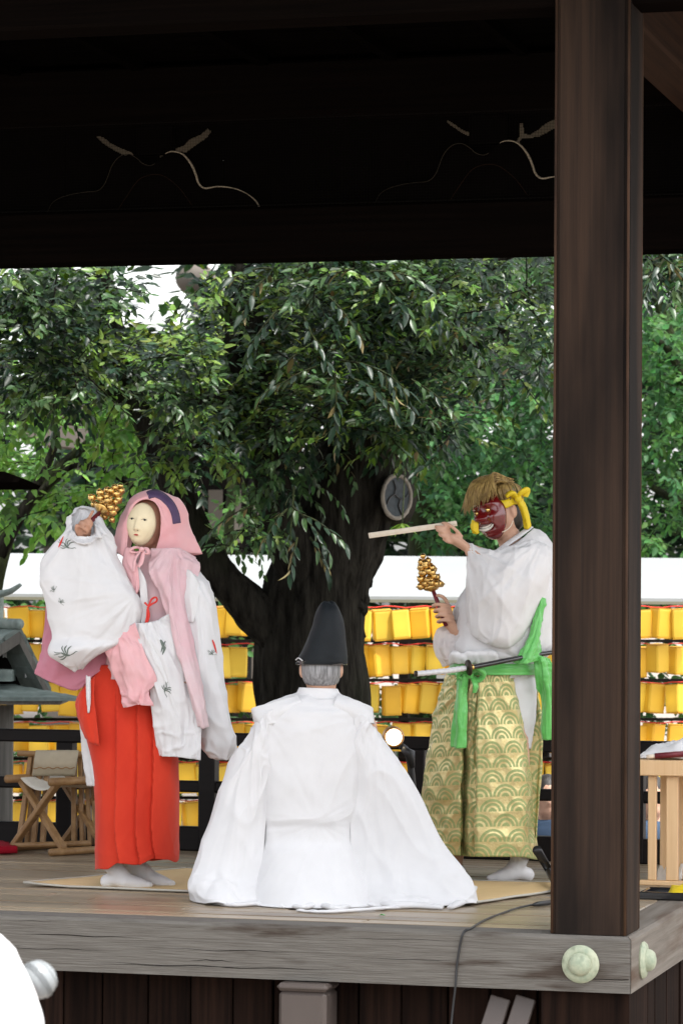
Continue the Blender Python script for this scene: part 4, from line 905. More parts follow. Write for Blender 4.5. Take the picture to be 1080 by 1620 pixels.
def blocked(p, gaps, pad=0):
    x, y = proj(p)
    return any(a-pad < x < b+pad and c-pad < y < d+pad for a, b, c, d in gaps)
def fill(L, tw, box, dr, n, length, nl, ll, lw, cols, under, curl, droop=0.22, gaps=GAPS, hole=0.0, hs=3.0, seed=0, twp=0.25, spread=0.9, face=0.5, pad=14):
    """n shoots through a px box at depths dr; 3D noise opens holes between clumps"""
    x0, x1, y0, y1 = box; k = 0; tries = 0
    while k < n and tries < n*12:
        tries += 1; d = R_.uniform(*dr); p = U(R_.uniform(x0, x1), R_.uniform(y0, y1), d)
        if mnoise(Vector(p*hs*0.5)+Vector((seed, seed*2, 0))) < hole: continue
        if gaps and blocked(p, gaps, pad): continue
        v = unit(rv3()+np.array([0, 0, 0.15])-face*FW); twig(L, tw if R_.random() < twp else None, p, v, length*R_.uniform(0.6, 1.2), nl, ll, lw, cols, under, curl, droop=droop, spread=spread); k += 1
def limb(mb, pts, D, n=14, k=40):
    A = crv(np.array([(p[0], p[1], p[3] if len(p) > 3 else 0.0) for p in pts]), k); Rr = crv(np.array([[p[2]] for p in pts]), k)[:, 0]
    W = UV3(A, D); rad = Rr/FPX*D
    mb.tube(W, rad, n)
def rough_bark(o, amp=0.02):
    me = o.data; n = len(me.vertices)
    for v in me.vertices:
        p = Vector(v.co)+Vector(OFF[o]); q = Vector((p.x*7, p.y*7, p.z*1.6)); v.co += v.normal*amp*(mnoise(q)+0.5*mnoise(q*2.3)+0.6*mnoise(Vector((p.x*2, p.y*2, p.z*1.2)))+0.9*(0.35-abs(mnoise(Vector((p.x*15, p.y*15, p.z*2.6))))))
TD_ = 19.0
tree = thing('evergreen_oak', 'big dark evergreen tree with forked trunk behind the performers', 'tree', (*U(490, 1200, TD_)[:2], GZ))
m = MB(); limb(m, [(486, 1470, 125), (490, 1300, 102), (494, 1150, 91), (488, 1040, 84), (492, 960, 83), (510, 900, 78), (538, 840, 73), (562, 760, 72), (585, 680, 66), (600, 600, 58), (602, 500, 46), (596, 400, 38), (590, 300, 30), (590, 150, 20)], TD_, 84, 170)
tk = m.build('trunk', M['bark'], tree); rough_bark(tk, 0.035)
def sub(pts, n=26, k=90, D=TD_, a=0.016):
    m = MB(); limb(m, pts, D, n, k); o = m.build('limb', M['bark'], tree); rough_bark(o, a); return o
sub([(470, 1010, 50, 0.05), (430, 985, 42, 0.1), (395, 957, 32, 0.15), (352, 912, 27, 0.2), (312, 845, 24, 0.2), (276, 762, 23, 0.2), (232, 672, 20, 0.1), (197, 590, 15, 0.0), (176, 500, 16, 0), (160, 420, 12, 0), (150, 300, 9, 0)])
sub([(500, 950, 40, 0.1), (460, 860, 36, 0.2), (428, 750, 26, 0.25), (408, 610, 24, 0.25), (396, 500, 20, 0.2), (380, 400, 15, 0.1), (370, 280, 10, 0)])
sub([(270, 745, 22, 0.2), (318, 704, 13, 0.3), (350, 690, 12, 0.35), (384, 670, 9, 0.4)], 10, 24)
sub([(596, 640, 34, 0), (660, 580, 22, 0.1), (720, 547, 13, 0.2), (760, 542, 10, 0.2), (800, 520, 7, 0.2)], 10, 30)
sub([(600, 560, 30, 0), (690, 470, 18, 0), (800, 400, 12, -0.1), (900, 330, 8, -.2)], 10, 30)
sub([(595, 450, 26, 0), (520, 380, 16, 0.1), (430, 300, 10, 0.1)], 10, 30)
sub([(215, 640, 18, 0.05), (150, 590, 10, 0.1), (95, 520, 8, 0.15), (40, 490, 5, 0.2)], 8, 24)
sub([(405, 620, 12, 0.25), (370, 570, 10, 0.3), (366, 480, 8, 0.3)], 8, 20)
sub([(405, 640, 14, 0.25), (350, 630, 10, 0.2), (310, 640, 8, 0.1)], 8, 20)
# pale bark patch on the trunk shoulder and the oval painted wound
bvt = bvh_of(tk)
oc = np.array([627, 786.0]); ring = []; inner = []
for k in range(40):
    a = k/40*2*math.pi; ring.append(oc+np.array([22*math.cos(a), 34*math.sin(a)])); 
def onbark(x, y, e):
    h = hit(bvt, x, y, e); return h if h is not None else None
sc = thing('trunk_wound', 'oval blue-grey sealed wound with pale raised rim on the trunk', 'wound', U(627, 822, TD_-0.4)); tree_children = None
base_d = (hit(bvt, 612, 786, 0)-CAM)@FW
dn = lambda x: base_d-0.12+0.0045*(x-612)
MB().tube([U(*p, dn(p[0])) for p in np.vstack([ring, ring[:1]])], 0.013+0.004*np.array([mnoise(Vector((k*.9, 1, 2))) for k in range(41)]), 8, cap=False).build('callus_rim', M['callus'], sc)
G = np.zeros((10, 40, 3))
for i in range(10):
    for k in range(40):
        rr = i/9; p = oc+(ring[k]-oc)*rr; G[i, k] = U(*p, dn(p[0])+0.012*(1-rr)+0.006*mnoise(Vector((p[0]*.2, p[1]*.2, 0))))
so = MB().grid(G, True).build('sealed_face', M['scar'], sc)
for pts in ([(622, 760), (626, 772), (624, 782), (633, 790), (630, 800), (636, 815)], [(624, 782), (616, 788), (612, 797)], [(633, 790), (642, 786), (646, 778)]):
    MB().tube([U(*p, dn(p[0])-0.004) for p in crv(np.array(pts, float), 14)], 0.0045, 5).build('crack', M['ink'], sc)
G = np.zeros((8, 28, 3))
for i in range(8):
    for k in range(28):
        a = k/28*2*math.pi; q = oc+np.array([24*math.cos(a), 36*math.sin(a)])*(1+0.05*i); G[i, k] = U(*q, dn(q[0])+0.004+0.09*i)
MB().grid(G, True).build('collar_bark', M['bark'], sc)
# foliage of the big tree
L = Leaves(); tw = MB()
WG = [(598, 660, 730, 840)]; LIMB = [(250, 290, 740, 790), (480, 600, 720, 830), (310, 375, 680, 705)]
fill(L, tw, (385, 740, 395, 690), (17.4, 19.8), 1050, 0.34, 11, 0.074, 0.027, [DG, MG, MG, BG, MG, LG], [MG, LG, MG, BR], 0.35, hole=0.0, seed=1, droop=0.1, gaps=GAPS+WG+LIMB)
fill(L, tw, (-60, 350, 405, 640), (17.4, 20.2), 800, 0.34, 10, 0.072, 0.033, [DG, MG, BG, MG, LG], [MG, DG, LG], 0.25, hole=0.0, seed=2, gaps=GAPS+LIMB)
fill(L, tw, (235, 420, 520, 730), (18.2, 19.8), 240, 0.32, 9, 0.068, 0.030, [MG, DG, MG, YG], [MG, LG], 0.25, hole=0.05, seed=3, gaps=GAPS+LIMB)
fill(L, tw, (560, 900, 395, 600), (18.2, 21.0), 850, 0.32, 10, 0.070, 0.029, [MG, DG, MG, BG, LG], [MG, LG, DG], 0.25, hole=-0.03, seed=4, gaps=GAPS+WG)
fill(L, tw, (600, 720, 560, 690), (17.8, 18.8), 150, 0.32, 11, 0.072, 0.026, [MG, DG], [BR, MG], 0.3, hole=-0.1, seed=5, gaps=WG)
fill(L, tw, (590, 655, 660, 770), (18.0, 18.5), 30, 0.26, 9, 0.062, 0.025, [MG, MG, LG], [MG], 0.2, droop=0.9, hole=-1, seed=6, gaps=[(596, 660, 725, 835)])
fill(L, tw, (405, 490, 660, 840), (17.9, 18.5), 52, 0.30, 10, 0.066, 0.027, [MG, DG, MG], [MG, DG], 0.25, droop=0.9, hole=-0.3, seed=7)
fill(L, tw, (235, 420, 640, 760), (17.8, 18.5), 70, 0.32, 10, 0.070, 0.029, [MG, LG, DG], [MG, LG], 0.25, hole=0.0, seed=30, droop=0.4)
fill(L, tw, (340, 420, 800, 880), (17.6, 18.2), 22, 0.26, 8, 0.062, 0.027, [MG, MG, LG], [MG], 0.2, droop=0.7, hole=-0.2, seed=8)
fill(L, tw, (1010, 1150, 380, 440), (17.6, 18.6), 80, 0.36, 11, 0.085, 0.030, [MG, DG], [BR, MG], 0.35, hole=-0.3, seed=9)
fill(L, None, (-500, 1500, -900, 300), (17.0, 21), 380, 0.7, 9, 0.20, 0.09, [DG, MG], [DG], 0.2, gaps=SL+GAPS, hole=0.0, hs=1.2, seed=10, droop=0, pad=60)
L.build('foliage', M['leaf'], tree); tw.build('twig_tips', M['bark'], tree)['kind'] = 'stuff'
# large leaves on the nearest sprays, one by one
variants = []
for vi, (cl, cu, curl) in enumerate(((DG, BR, 0.35), (MG, BR, 0.6), (DG, (0.26, 0.21, 0.10), 0.85), (BG, MG, 0.3), (MG, (0.30, 0.25, 0.13), 1.0), (LG, LG, 0.2))):
    P = np.concatenate([LT[:, :]]); sub_ = []
    xs = np.linspace(0, 1, 7); V = []
    for x in xs:
        hw = 0.5*(math.sin(math.pi*min(1, x**0.8))**0.8)*0.30; zc = -curl*0.55*x*x
        V += [(x*(1-.12*curl), hw, zc+0.02), (x*(1-.12*curl), 0, zc-0.02), (x*(1-.12*curl), -hw, zc+0.02)]
    Fc = []
    for i in range(6):
        for j in range(2): Fc.append((i*3+j, i*3+j+1, i*3+4+j, i*3+3+j))
    me = bpy.data.meshes.new('leaf'); me.from_pydata(V, [], Fc); me.polygons.foreach_set('use_smooth', [True]*len(Fc))
    for nm, c in (('leaf_colour', cl), ('leaf_under', cu)):
        at = me.attributes.new(nm, 'FLOAT_COLOR', 'POINT'); at.data.foreach_set('color', np.tile(np.array([*c, 1.0]), len(V)))
    me.materials.append(M['leaf']); variants.append(me)
nleaf = 0
def spray(p, dr, length, nl, ll, kinds, droop=0.45):
    global nleaf
    ll *= 0.80; T = Leaves(); twig(T, None, p, dr, length, nl, ll, ll*0.3, [DG], [BR], 0.5, droop=droop, spread=0.8); path = [np.array(p)]
    for b, d, n, l in zip(T.b, T.d, T.n, T.l):
        if nleaf >= 285: break
        x = unit(d); y_ = unit(np.cross(n, x)); z_ = np.cross(x, y_); q = b-OFF[tree]; path.append(b)
        o = bpy.data.objects.new('leaf', variants[R_.choice(kinds)]); COL.objects.link(o); o.parent = tree
        o.matrix_local = Matrix(((x[0]*l, y_[0]*l, z_[0]*l, q[0]), (x[1]*l, y_[1]*l, z_[1]*l, q[1]), (x[2]*l, y_[2]*l, z_[2]*l, q[2]), (0, 0, 0, 1))); nleaf += 1
    MB().tube(path, np.linspace(0.007, 0.003, len(path)), 5, cap=False).build('twig', M['bark2'], tree)
HG = [0, 0, 1, 3, 3, 2, 4]
def dirpx(dx, dy, w=0.2): return unit(RT*dx-UP*dy-FW*w)
for (px, py, d, dx, dy, ln, nl, ll) in [(465, 770, 17.4, -0.1, 0.9, .30, 8, .12), (462, 800, 17.3, .6, .5, .34, 11, .125), (480, 815, 17.2, .9, .35, .30, 11, .12), (455, 805, 17.3, -.6, .5, .26, 9, .12), (490, 850, 17.2, .5, .7, .24, 9, .12), (470, 850, 17.2, -.2, 1, .2, 8, .12), (400, 800, 17.5, -.8, .2, .3, 8, .11),
    (540, 570, 17.2, .8, .15, .42, 14, .13), (560, 600, 17.1, .9, .35, .34, 12, .13), (530, 590, 17.2, .1, .8, .3, 11, .13), (500, 580, 17.3, -.8, .35, .34, 11, .13), (600, 585, 17.2, .8, .5, .3, 11, .13), (470, 560, 17.3, -.9, .5, .34, 11, .12),
    (585, 430, 17.2, .8, -.2, .34, 12, .125), (600, 440, 17.2, .6, .6, .3, 11, .125), (560, 425, 17.3, -.8, .2, .3, 11, .12), (430, 425, 17.3, -.8, -.1, .3, 11, .12), (420, 440, 17.3, -.6, .6, .3, 10, .12),
    (440, 490, 17.3, -.7, .5, .32, 11, .12), (480, 500, 17.2, .3, .8, .32, 11, .12), (1040, 400, 17.4, .6, .4, .34, 11, .12), (1050, 410, 17.3, -.5, .6, .3, 11, .12), (650, 600, 17.3, .7, .4, .3, 12, .10), (520, 470, 17.2, .6, .6, .3, 10, .12), (610, 560, 17.3, .3, .9, .28, 10, .12)]:
    spray(U(px, py, d), dirpx(dx, dy), ln, nl, ll, HG)

def simple_tree(name, label, trunk, D, fills=None, lm='leaf2', bark='bark2', group='trees behind the stage'):
    base = UV3(np.array([trunk[0][0], trunk[0][1], 0.0]), D); t = thing(name, label, 'tree', (base[0], base[1], GZ), group)
    m = MB(); limb(m, trunk, D, 16, 50); o = m.build('trunk', M[bark], t); rough_bark(o, 0.02)
    return t
# mossy trunk to the right of the big tree, soft green leaves
rt_ = simple_tree('broadleaf_tree', 'soft green broadleaf tree with mossy trunk right of the big trunk', [(676, 1380, 34), (674, 1100, 30), (672, 880, 27), (672, 760, 25), (676, 640, 24), (690, 500, 20), (720, 350, 14), (740, 200, 8)], 27.5)
m = MB(); limb(m, [(676, 700, 12), (760, 640, 8), (860, 560, 6), (960, 500, 4)], 27.3, 8, 24); limb(m, [(690, 560, 12), (800, 480, 8), (950, 420, 5)], 27.3, 8, 24); m.build('branch', M['bark2'], rt_)
L = Leaves(); tw = MB()
fill(L, tw, (650, 905, 540, 850), (25.6, 29.0), 640, 0.5, 11, 0.085, 0.045, [(0.04, 0.115, 0.035), (0.06, 0.15, 0.045), (0.03, 0.085, 0.035)], [(0.05, 0.13, 0.045)], 0.2, hole=-0.05, seed=12, droop=0.4)
fill(L, tw, (705, 790, 640, 690), (25.4, 25.8), 34, 0.4, 9, 0.08, 0.04, [(0.06, 0.15, 0.05)], [(0.06, 0.14, 0.05)], 0.2, hole=-1, seed=13)
fill(L, None, (640, 1300, -300, 520), (26, 30), 420, 0.6, 9, 0.13, 0.065, [(0.05, 0.13, 0.04), MG], [MG], 0.2, gaps=SL, hole=-0.05, hs=1.2, seed=14, pad=40)
L.build('foliage', M['leaf2'], rt_); tw.build('twig_tips', M['bark2'], rt_)['kind'] = 'stuff'
fr_ = simple_tree('broadleaf_tree', 'bright green tree filling the gap right of the corner post', [(1190, 1400, 30), (1180, 1100, 26), (1165, 850, 22), (1120, 700, 16), (1070, 560, 10), (1030, 450, 6)], 27)
m = MB(); limb(m, [(1165, 850, 14), (1090, 805, 8), (1030, 770, 5)], 26.5, 8, 24); limb(m, [(1120, 700, 10), (1060, 560, 6), (1020, 535, 4)], 26.4, 8, 24); m.build('branch', M['bark2'], fr_)
L = Leaves(); tw = MB()
fill(L, tw, (985, 1180, 430, 855), (25.6, 28.5), 520, 0.5, 11, 0.085, 0.045, [(0.055, 0.15, 0.045), (0.08, 0.19, 0.05), (0.04, 0.11, 0.04)], [(0.06, 0.15, 0.05)], 0.2, hole=-0.05, seed=15, droop=0.4)
L.build('foliage', M['leaf2'], fr_); tw.build('twig_tips', M['bark2'], fr_)['kind'] = 'stuff'
# light green tree, lower left
lt_ = simple_tree('maple_tree', 'light green young tree with loose leaves at the left behind the raised sleeve', [(-40, 1400, 22), (-30, 1100, 18), (0, 880, 14), (60, 780, 10), (140, 700, 6)], 21.5)
m = MB(); limb(m, [(0, 880, 10), (90, 690, 6), (20, 660, 4), (-60, 640, 3)], 21.3, 8, 24); limb(m, [(60, 780, 6), (130, 735, 4), (230, 780, 3)], 21.2, 8, 24); m.build('branch', M['bark'], lt_)
L = Leaves(); tw = MB()
fill(L, tw, (-60, 245, 610, 815), (20.3, 22.6), 420, 0.42, 10, 0.085, 0.042, [(0.10, 0.22, 0.045), (0.14, 0.28, 0.06), (0.07, 0.16, 0.04)], [(0.13, 0.26, 0.07)], 0.2, hole=0.0, seed=16, droop=0.5)
L.build('foliage', M['leaf2'], lt_); tw.build('twig_tips', M['bark'], lt_)['kind'] = 'stuff'
mt2 = simple_tree('sapling', 'yellow-green sapling leaves between the left limb and the thin stem', [(362, 1400, 12), (360, 1000, 10), (362, 850, 8), (370, 650, 5), (340, 560, 3)], 27)
L = Leaves()
fill(L, None, (330, 430, 600, 830), (26, 28), 170, 0.42, 10, 0.085, 0.042, [(0.09, 0.19, 0.05), (0.06, 0.14, 0.04)], [(0.1, 0.2, 0.06)], 0.2, hole=-0.02, seed=17)
fill(L, None, (245, 400, 490, 640), (25, 28), 200, 0.42, 10, 0.085, 0.042, [YG, LG, (0.13, 0.22, 0.05)], [YG], 0.2, hole=0.0, seed=18)
L.build('foliage', M['leaf2'], mt2)
# hedge behind the lanterns and the wood beyond
hd = thing('hedge', 'clipped green hedge behind the rows of lanterns', 'hedge', (*U(540, 1000, 26)[:2], GZ)); L = Leaves()
fill(L, None, (-200, 1300, 930, 1330), (25.6, 27.4), 900, 0.42, 9, 0.11, 0.06, [(0.04, 0.10, 0.035), (0.06, 0.14, 0.04)], [(0.06, 0.13, 0.04)], 0.2, gaps=None, hole=-0.2, seed=19)
L.build('foliage', M['leaf2'], hd)
wd_ = MB(); L = Leaves()
fw_ = thing('far_wood', 'dark mass of distant trees filling the gaps in the leaves', 'wood', (*U(540, 900, 38)[:2], GZ)); fw_['kind'] = 'stuff'; del fw_['category']
fill(L, None, (-500, 170, 250, 960), (36, 41), 700, 1.0, 9, 0.24, 0.13, [(0.010, 0.024, 0.011), (0.018, 0.042, 0.016), DG], [MG], 0.2, gaps=SL+GAPS, hole=-0.12, hs=1.5, seed=20, pad=60)
fill(L, None, (330, 1500, 250, 960), (33, 40), 2300, 1.0, 9, 0.24, 0.13, [(0.010, 0.024, 0.011), (0.018, 0.042, 0.016), DG], [MG], 0.2, gaps=SL, hole=-0.12, hs=1.5, seed=20, pad=50)
fill(L, None, (100, 400, 520, 960), (46, 50), 300, 1.2, 9, 0.34, 0.18, [DG, MG], [MG], 0.2, gaps=None, hole=-0.4, hs=1.5, seed=22)
L.build('foliage', M['leaf2'], fw_)
# ================================================================== people
def fy(px, d):                                             # picture height of the floor at depth d
    lo, hi = 1200.0, 1700.0
    for _ in range(40):
        m_ = (lo+hi)/2
        if U(px, m_, d)[2] > 0: lo = m_
        else: hi = m_
    return lo
def px_tube(mb, pts, D, n=12, k=None, flat=None):
    A = np.array(pts, float); k = k or 6*len(A); A = crv(A, k); mb.tube(UV3(A[:, :3], D), np.maximum(A[:, 3], 0.002), n, flat=flat)
def head_frame(px, py, w, D, yaw=0.0, roll=0.0, pitch=0.0):
    c = UV3(np.array([px, py, w]), D); f = -FW*math.cos(yaw)-RT*math.sin(yaw); l = RT*math.cos(yaw)-FW*math.sin(yaw); u = UP.copy()
    f, u = f*math.cos(pitch)+u*math.sin(pitch), u*math.cos(pitch)-f*math.sin(pitch)
    l, u = l*math.cos(roll)+u*math.sin(roll), u*math.cos(roll)-l*math.sin(roll)
    T = lambda p: c+np.asarray(p, float)[..., 0:1]*l+np.asarray(p, float)[..., 1:2]*f+np.asarray(p, float)[..., 2:3]*u
    Mx = np.eye(4); Mx[:3, 0] = l; Mx[:3, 1] = f; Mx[:3, 2] = u; Mx[:3, 3] = c
    return T, Mx
def add_head(mb, T, Mx, s=1.0, face=True):
    mb.ell(Mx[:3, 3], np.array((0.075, 0.093, 0.112))*s, Mx, 20, 14); mb.ell(T(np.array((0, 0.03, -0.055))*s), np.array((0.056, 0.062, 0.06))*s, Mx)
    for sx in (-1, 1):
        mb.ell(T(np.array((sx*0.077, -0.008, -0.006))*s), np.array((0.012, 0.019, 0.032))*s, Mx); mb.ell(T(np.array((sx*0.03, 0.07, 0.0))*s), np.array((0.018, 0.02, 0.012))*s, Mx)
    mb.tube(T(np.array([(0, 0.085, 0.015), (0, 0.104, -0.02), (0, 0.098, -0.032)])*s), [0.009, 0.014, 0.010], 8)
    mb.ell(T(np.array((0, 0.086, -0.062))*s), np.array((0.024, 0.010, 0.009))*s, Mx)
def finger(mb, pts, D, r=0.0085): px_tube(mb, [(*p, r*(1-0.10*i)) for i, p in enumerate(pts)], D, 9)
def sock(parent, D, ankle, heel, mid, toe, r=0.04, up_=None):
    m = MB(); an = UV3(np.array(ankle), D); he = UV3(np.array(heel), D); mi = UV3(np.array(mid), D); to = UV3(np.array(toe), D)
    he[2] = 0.030; mi[2] = 0.034; to[2] = 0.018
    upp = an+np.array([0, 0, 0.14])
    m.tube([upp, an, an*0.5+he*0.5+np.array([0, 0, 0.02])], [0.047, 0.042, 0.043], 14); m.ell(he, (0.035, 0.035, 0.032)); m.tube([he, he*0.5+mi*0.5+np.array([0, 0, 0.012]), mi, to*0.6+mi*0.4-np.array([0, 0, 0.004]), to], [0.032, 0.040, 0.038, 0.032, 0.018], 14, flat=0.9)
    m.tube([an, mi*0.6+an*0.4-np.array([0, 0, 0.0]), mi], [0.038, 0.036, 0.03], 12); m.ell(to, (0.022, 0.022, 0.016))
    o = m.build('sock', M['white2'], parent); mod_remesh(o, 0.006, 6); return o
def bells(name, label, px, py, D, axis_top, n_levels, R0, hand_end, handle_r=0.011):
    """cluster of small golden bells in tiers on a brocade handle; axis from (px,py) bottom ring to axis_top"""
    a = UV3(np.array([*px]), D); b = UV3(np.array([*py]), D); t = thing(name, label, 'bell wand', UV3(np.array([*hand_end]), D)); ax = unit(b-a); L_ = np.linalg.norm(b-a)
    u = unit(np.cross(ax, FW)); v = np.cross(ax, u); rr = random.Random(5)
    MB().tube([a-ax*0.01, b], 0.004, 8).build('stem', M['gold'], t)
    nl = ([9, 9, 7, 4] if n_levels == 4 else [9, 9, 8, 6, 4])
    for k, n in enumerate(nl):
        f_ = k/(n_levels-0.4); rad = R0*(1-0.72*f_)
        MB().tube([a+ax*L_*f_+rad*0.8*(u*math.cos(q)+v*math.sin(q)) for q in np.linspace(0, 2*math.pi, 20)], 0.0022, 5, cap=False).build('wire_ring', M['gold'], t)
        for i in range(n):
            q = 2*math.pi*(i+0.5*(k % 2))/n+rr.uniform(-.2, .2); c = a+ax*(L_*f_+rr.uniform(-.011, .011))+rad*rr.uniform(0.75, 1.1)*(u*math.cos(q)+v*math.sin(q)); r_ = 0.0145*rr.uniform(0.88, 1.15)
            m = MB(); m.ell(c, (r_, r_, r_), n=14, m=10); m.tube([c+unit(c-a)*r_*0.9, c+unit(c-a)*r_*1.25], 0.003, 6)
            for s in (-1, 1): m.tube([c+r_*1.01*(u*math.cos(z_)*s+ax*math.sin(z_)*0.2+v*math.sin(z_)) for z_ in np.linspace(0, math.pi, 9)], 0.0012, 4, cap=False)
            m.build('bell', M['gold'], t)
    m = MB(); m.ell(b+ax*0.012, (0.012, 0.012, 0.012)); m.build('bell', M['gold'], t)
    e = UV3(np.array([*hand_end]), D); dn_ = unit(e-a)
    Mx = np.eye(4); Mx[:3, 2] = ax; Mx[:3, 0] = u; Mx[:3, 1] = v; Mx[:3, 3] = a-ax*0.012
    MB().lathe([(0.004, -0.02), (0.012, -0.016), (0.034, -0.004), (0.038, 0.004), (0.02, 0.008), (0.004, 0.01)], 20, Mx).build('guard_plate', M['gold'], t)
    MB().tube([a-ax*0.028, e], [handle_r*0.75, handle_r], 14).build('handle', M['handle'], t)
    return t

# ------------------------------------------------------------------ the seated priest (back view)
PD = 12.45
pr = thing('person', 'priest in white robe and tall black hat kneeling with back to us', 'person', (*U(520, 1420, PD)[:2], 0.0))
T, Mx = head_frame(508, 1058, 0.0, PD, yaw=math.pi, roll=0.0, pitch=-0.06)
m = MB(); add_head(m, T, Mx, 0.98)
px_tube(m, [(508, 1080, 0.01, .058), (508, 1105, 0.0, .060), (506, 1130, 0, .075)], PD)
px_tube(m, [(506, 1130, 0, .10), (502, 1180, .02, .125), (500, 1240, .02, .125), (500, 1300, 0, .13), (500, 1360, 0.02, .14), (500, 1395, 0.03, .08)], PD, 18)
for s in (-1, 1):
    px_tube(m, [(505+s*20, 1128, 0, .06), (505+s*64, 1140, 0, .055), (505+s*80, 1200, -.04, .046), (505+s*88, 1262, -.10, .040), (505+s*60, 1300, -.28, .032), (505+s*30, 1320, -.36, .03)], PD)
    c = (505+s*34, 1370); px_tube(m, [(c[0], 1370, 0.08, .075), (c[0]+s*22, 1375, -.2, .07), (c[0]+s*34, 1378, -.45, .055)], PD); px_tube(m, [(c[0]+s*34, 1392, -.42, .042), (c[0]+s*15, 1402, -.1, .045), (c[0], 1408, .14, .032)], PD)
    q = np.array((505+s*25, 1322, -.38)); 
    for k in range(4): finger(m, [tuple(q+[s*(-6+2*k), 2+2*k, -0.01]), tuple(q+[s*(-12+1*k), 8+2*k, -0.05]), tuple(q+[s*(-14+1*k), 12+2*k, -0.07])], PD)
    finger(m, [tuple(q), tuple(q+[-s*12, 0, -0.03])], PD)
bd_ = m.build('body', M['skin'], pr)
for v in bd_.data.vertices: v.co.z = max(v.co.z, 0.02)
mod_remesh(bd_, 0.006, 3)
# hair: cap over the back of the head, clumped ends at the nape
G = np.zeros((26, 60, 3))
for i in range(26):
    for j in range(60):
        a = (j/59-0.5)*math.radians(250); e = math.radians(75)-math.radians(112)*i/25*(1-0.20*(abs(j/59-0.5)*2)**3)
        r0 = 1.075+0.022*mnoise(Vector((a*9, e*1.2, 1)))+0.018*mnoise(Vector((a*22, e*2, 5)))-0.055*max(0, i/25-0.8)/0.2
        nv_ = np.array([math.sin(a)*math.cos(e), -math.cos(a)*math.cos(e), math.sin(e)]); G[i, j] = T(nv_*np.array((0.0755, 0.0925, 0.112))*0.98*r0)
o = MB().grid(G).build('hair', M['greyhair'], pr); mod_solid(o, 0.006, -1)
# tall hat
def hr(y, xl, xr, b): return er(y, xl, xr, b*1.15, b, 16, e=2.0)
W, uv = cloth([hr(1051, 471, 548, 0.088), hr(1047, 471, 549, 0.090), hr(1036, 476, 548, .087), hr(1015, 486, 546, .078), hr(990, 496, 543, .066), hr(968, 502, 537, .048), hr(957, 508, 530, .028), hr(952.5, 514, 523, .008)], PD, 50, 48, amp=0.0035, nf=5, seed=3, wr=0.3)
ht = MB().grid(W, True, uv).build('hat', M['hat'], pr); mod_solid(ht, 0.004, -1)
W2, _ = cloth([hr(1046, 469.5, 549.5, .0915), hr(1049, 469.5, 549.5, .0915), hr(1052, 470, 549, .091)], PD, 6, 48, amp=0)
MB().grid(W2, True).build('hat_band', M['scab'], ht)
P = crv(np.array([(468, 1044, .0), (472, 1041, .05), (478, 1045, .08)]), 10); MB().tube(UV3(P, PD), 0.0025, 6).build('hat_cord', M['white2'], ht)
# robe
bump = lambda x, lo, hi, s: 1/(1+np.exp(-(x-lo)/s))*1/(1+np.exp((x-hi)/s))
def back_post(W, u, v, G):
    px, py, w_ = G[..., 0], G[..., 1], G[..., 2]; f_ = (w_ > 0.02)
    h = 0.013*bump(py, 1215, 1302, 3.5)*bump(px, 425, 535, 8)*(0.35+0.65*np.clip((py-1215)/87, 0, 1))-0.006*bump(py, 1304, 1338, 3)+0.008*bump(py, 1339, 1450, 2.5)*bump(px, 415, 540, 6)
    h = h+0.010*bump(py, 1100, 1220, 10)*np.cos((px-505)/30)
    return W+(h*f_)[..., None]*(-FW)
rr = [er(1098, 474, 537, .062, .07, yl=1096, yr=1098), er(1106, 448, 556, .085, .085), er(1116, 420, 574, .105, .10), er(1132, 410, 584, .125, .11), er(1165, 402, 592, .14, .11), er(1220, 405, 588, .15, .11), er(1280, 410, 578, .15, .12), er(1305, 412, 570, .155, .14), er(1340, 408, 572, .175, .2), er(1385, 398, 590, .24, .3), er(1416, 388, 605, .29, .35), er(1448, 382, 618, .33, .36, yl=1436, yr=1436)]
cloth_obj('robe_back', M['white'], pr, rr, PD, 150, 200, amp=0.008, nf=11, seed=12, env=lambda u, v: 0.35+1.3*np.clip(v-0.55, 0, 1), wr=0.18, floor=True, post=back_post, rad=[(412, 1128, 26, 0.003, 5, 200), (586, 1128, 26, 0.003, 6, 200), (500, 1300, 30, 0.003, 8, 130)])
for s, K, sd in ((-1, [(410, 1134), (388, 1172), (371, 1200), (338, 1286), (307, 1372), (299, 1402), (306, 1428)], 21), (1, [(586, 1140), (604, 1170), (648, 1233), (695, 1322), (732, 1373), (751, 1408), (752, 1429)], 34)):
    rr = []
    for i, (ex, ey) in enumerate(K):
        t_ = i/6; ix = [430, 432, 428, 420, 414, 408, 404][i] if s < 0 else [560, 556, 556, 554, 556, 566, 575][i]; iy = [1122, 1180, 1225, 1310, 1385, 1418, 1436][i]
        wf = [.09, .10, .10, .10, .13, .19, .24][i]; we = [.02, .02, .02, .03, .06, .08, .08][i]
        rr.append([(ix, iy, wf), (ix+(ex-ix)*0.30, iy+(ey-iy)*.25, wf*1.12), (ix+(ex-ix)*0.62, iy+(ey-iy)*.6, wf*1.02+we*.1), (ix+(ex-ix)*0.90, iy+(ey-iy)*.92, wf*.55+we*.5), (ex, ey, we-0.03), (ex-(ex-ix)*.25, ey-2, we-.16), (ex-(ex-ix)*.6, ey-2, we-.2)])
    cloth_obj('wide_sleeve', M['white'], pr, rr, PD, 110, 120, closed=False, amp=0.016, nf=7, seed=sd, env=lambda u, v: 0.10+0.9*v*v, wr=0.12, floor=True, nv=2, rad=[((405 if s < 0 else 590), 1105, 40, 0.008, sd, 420)])
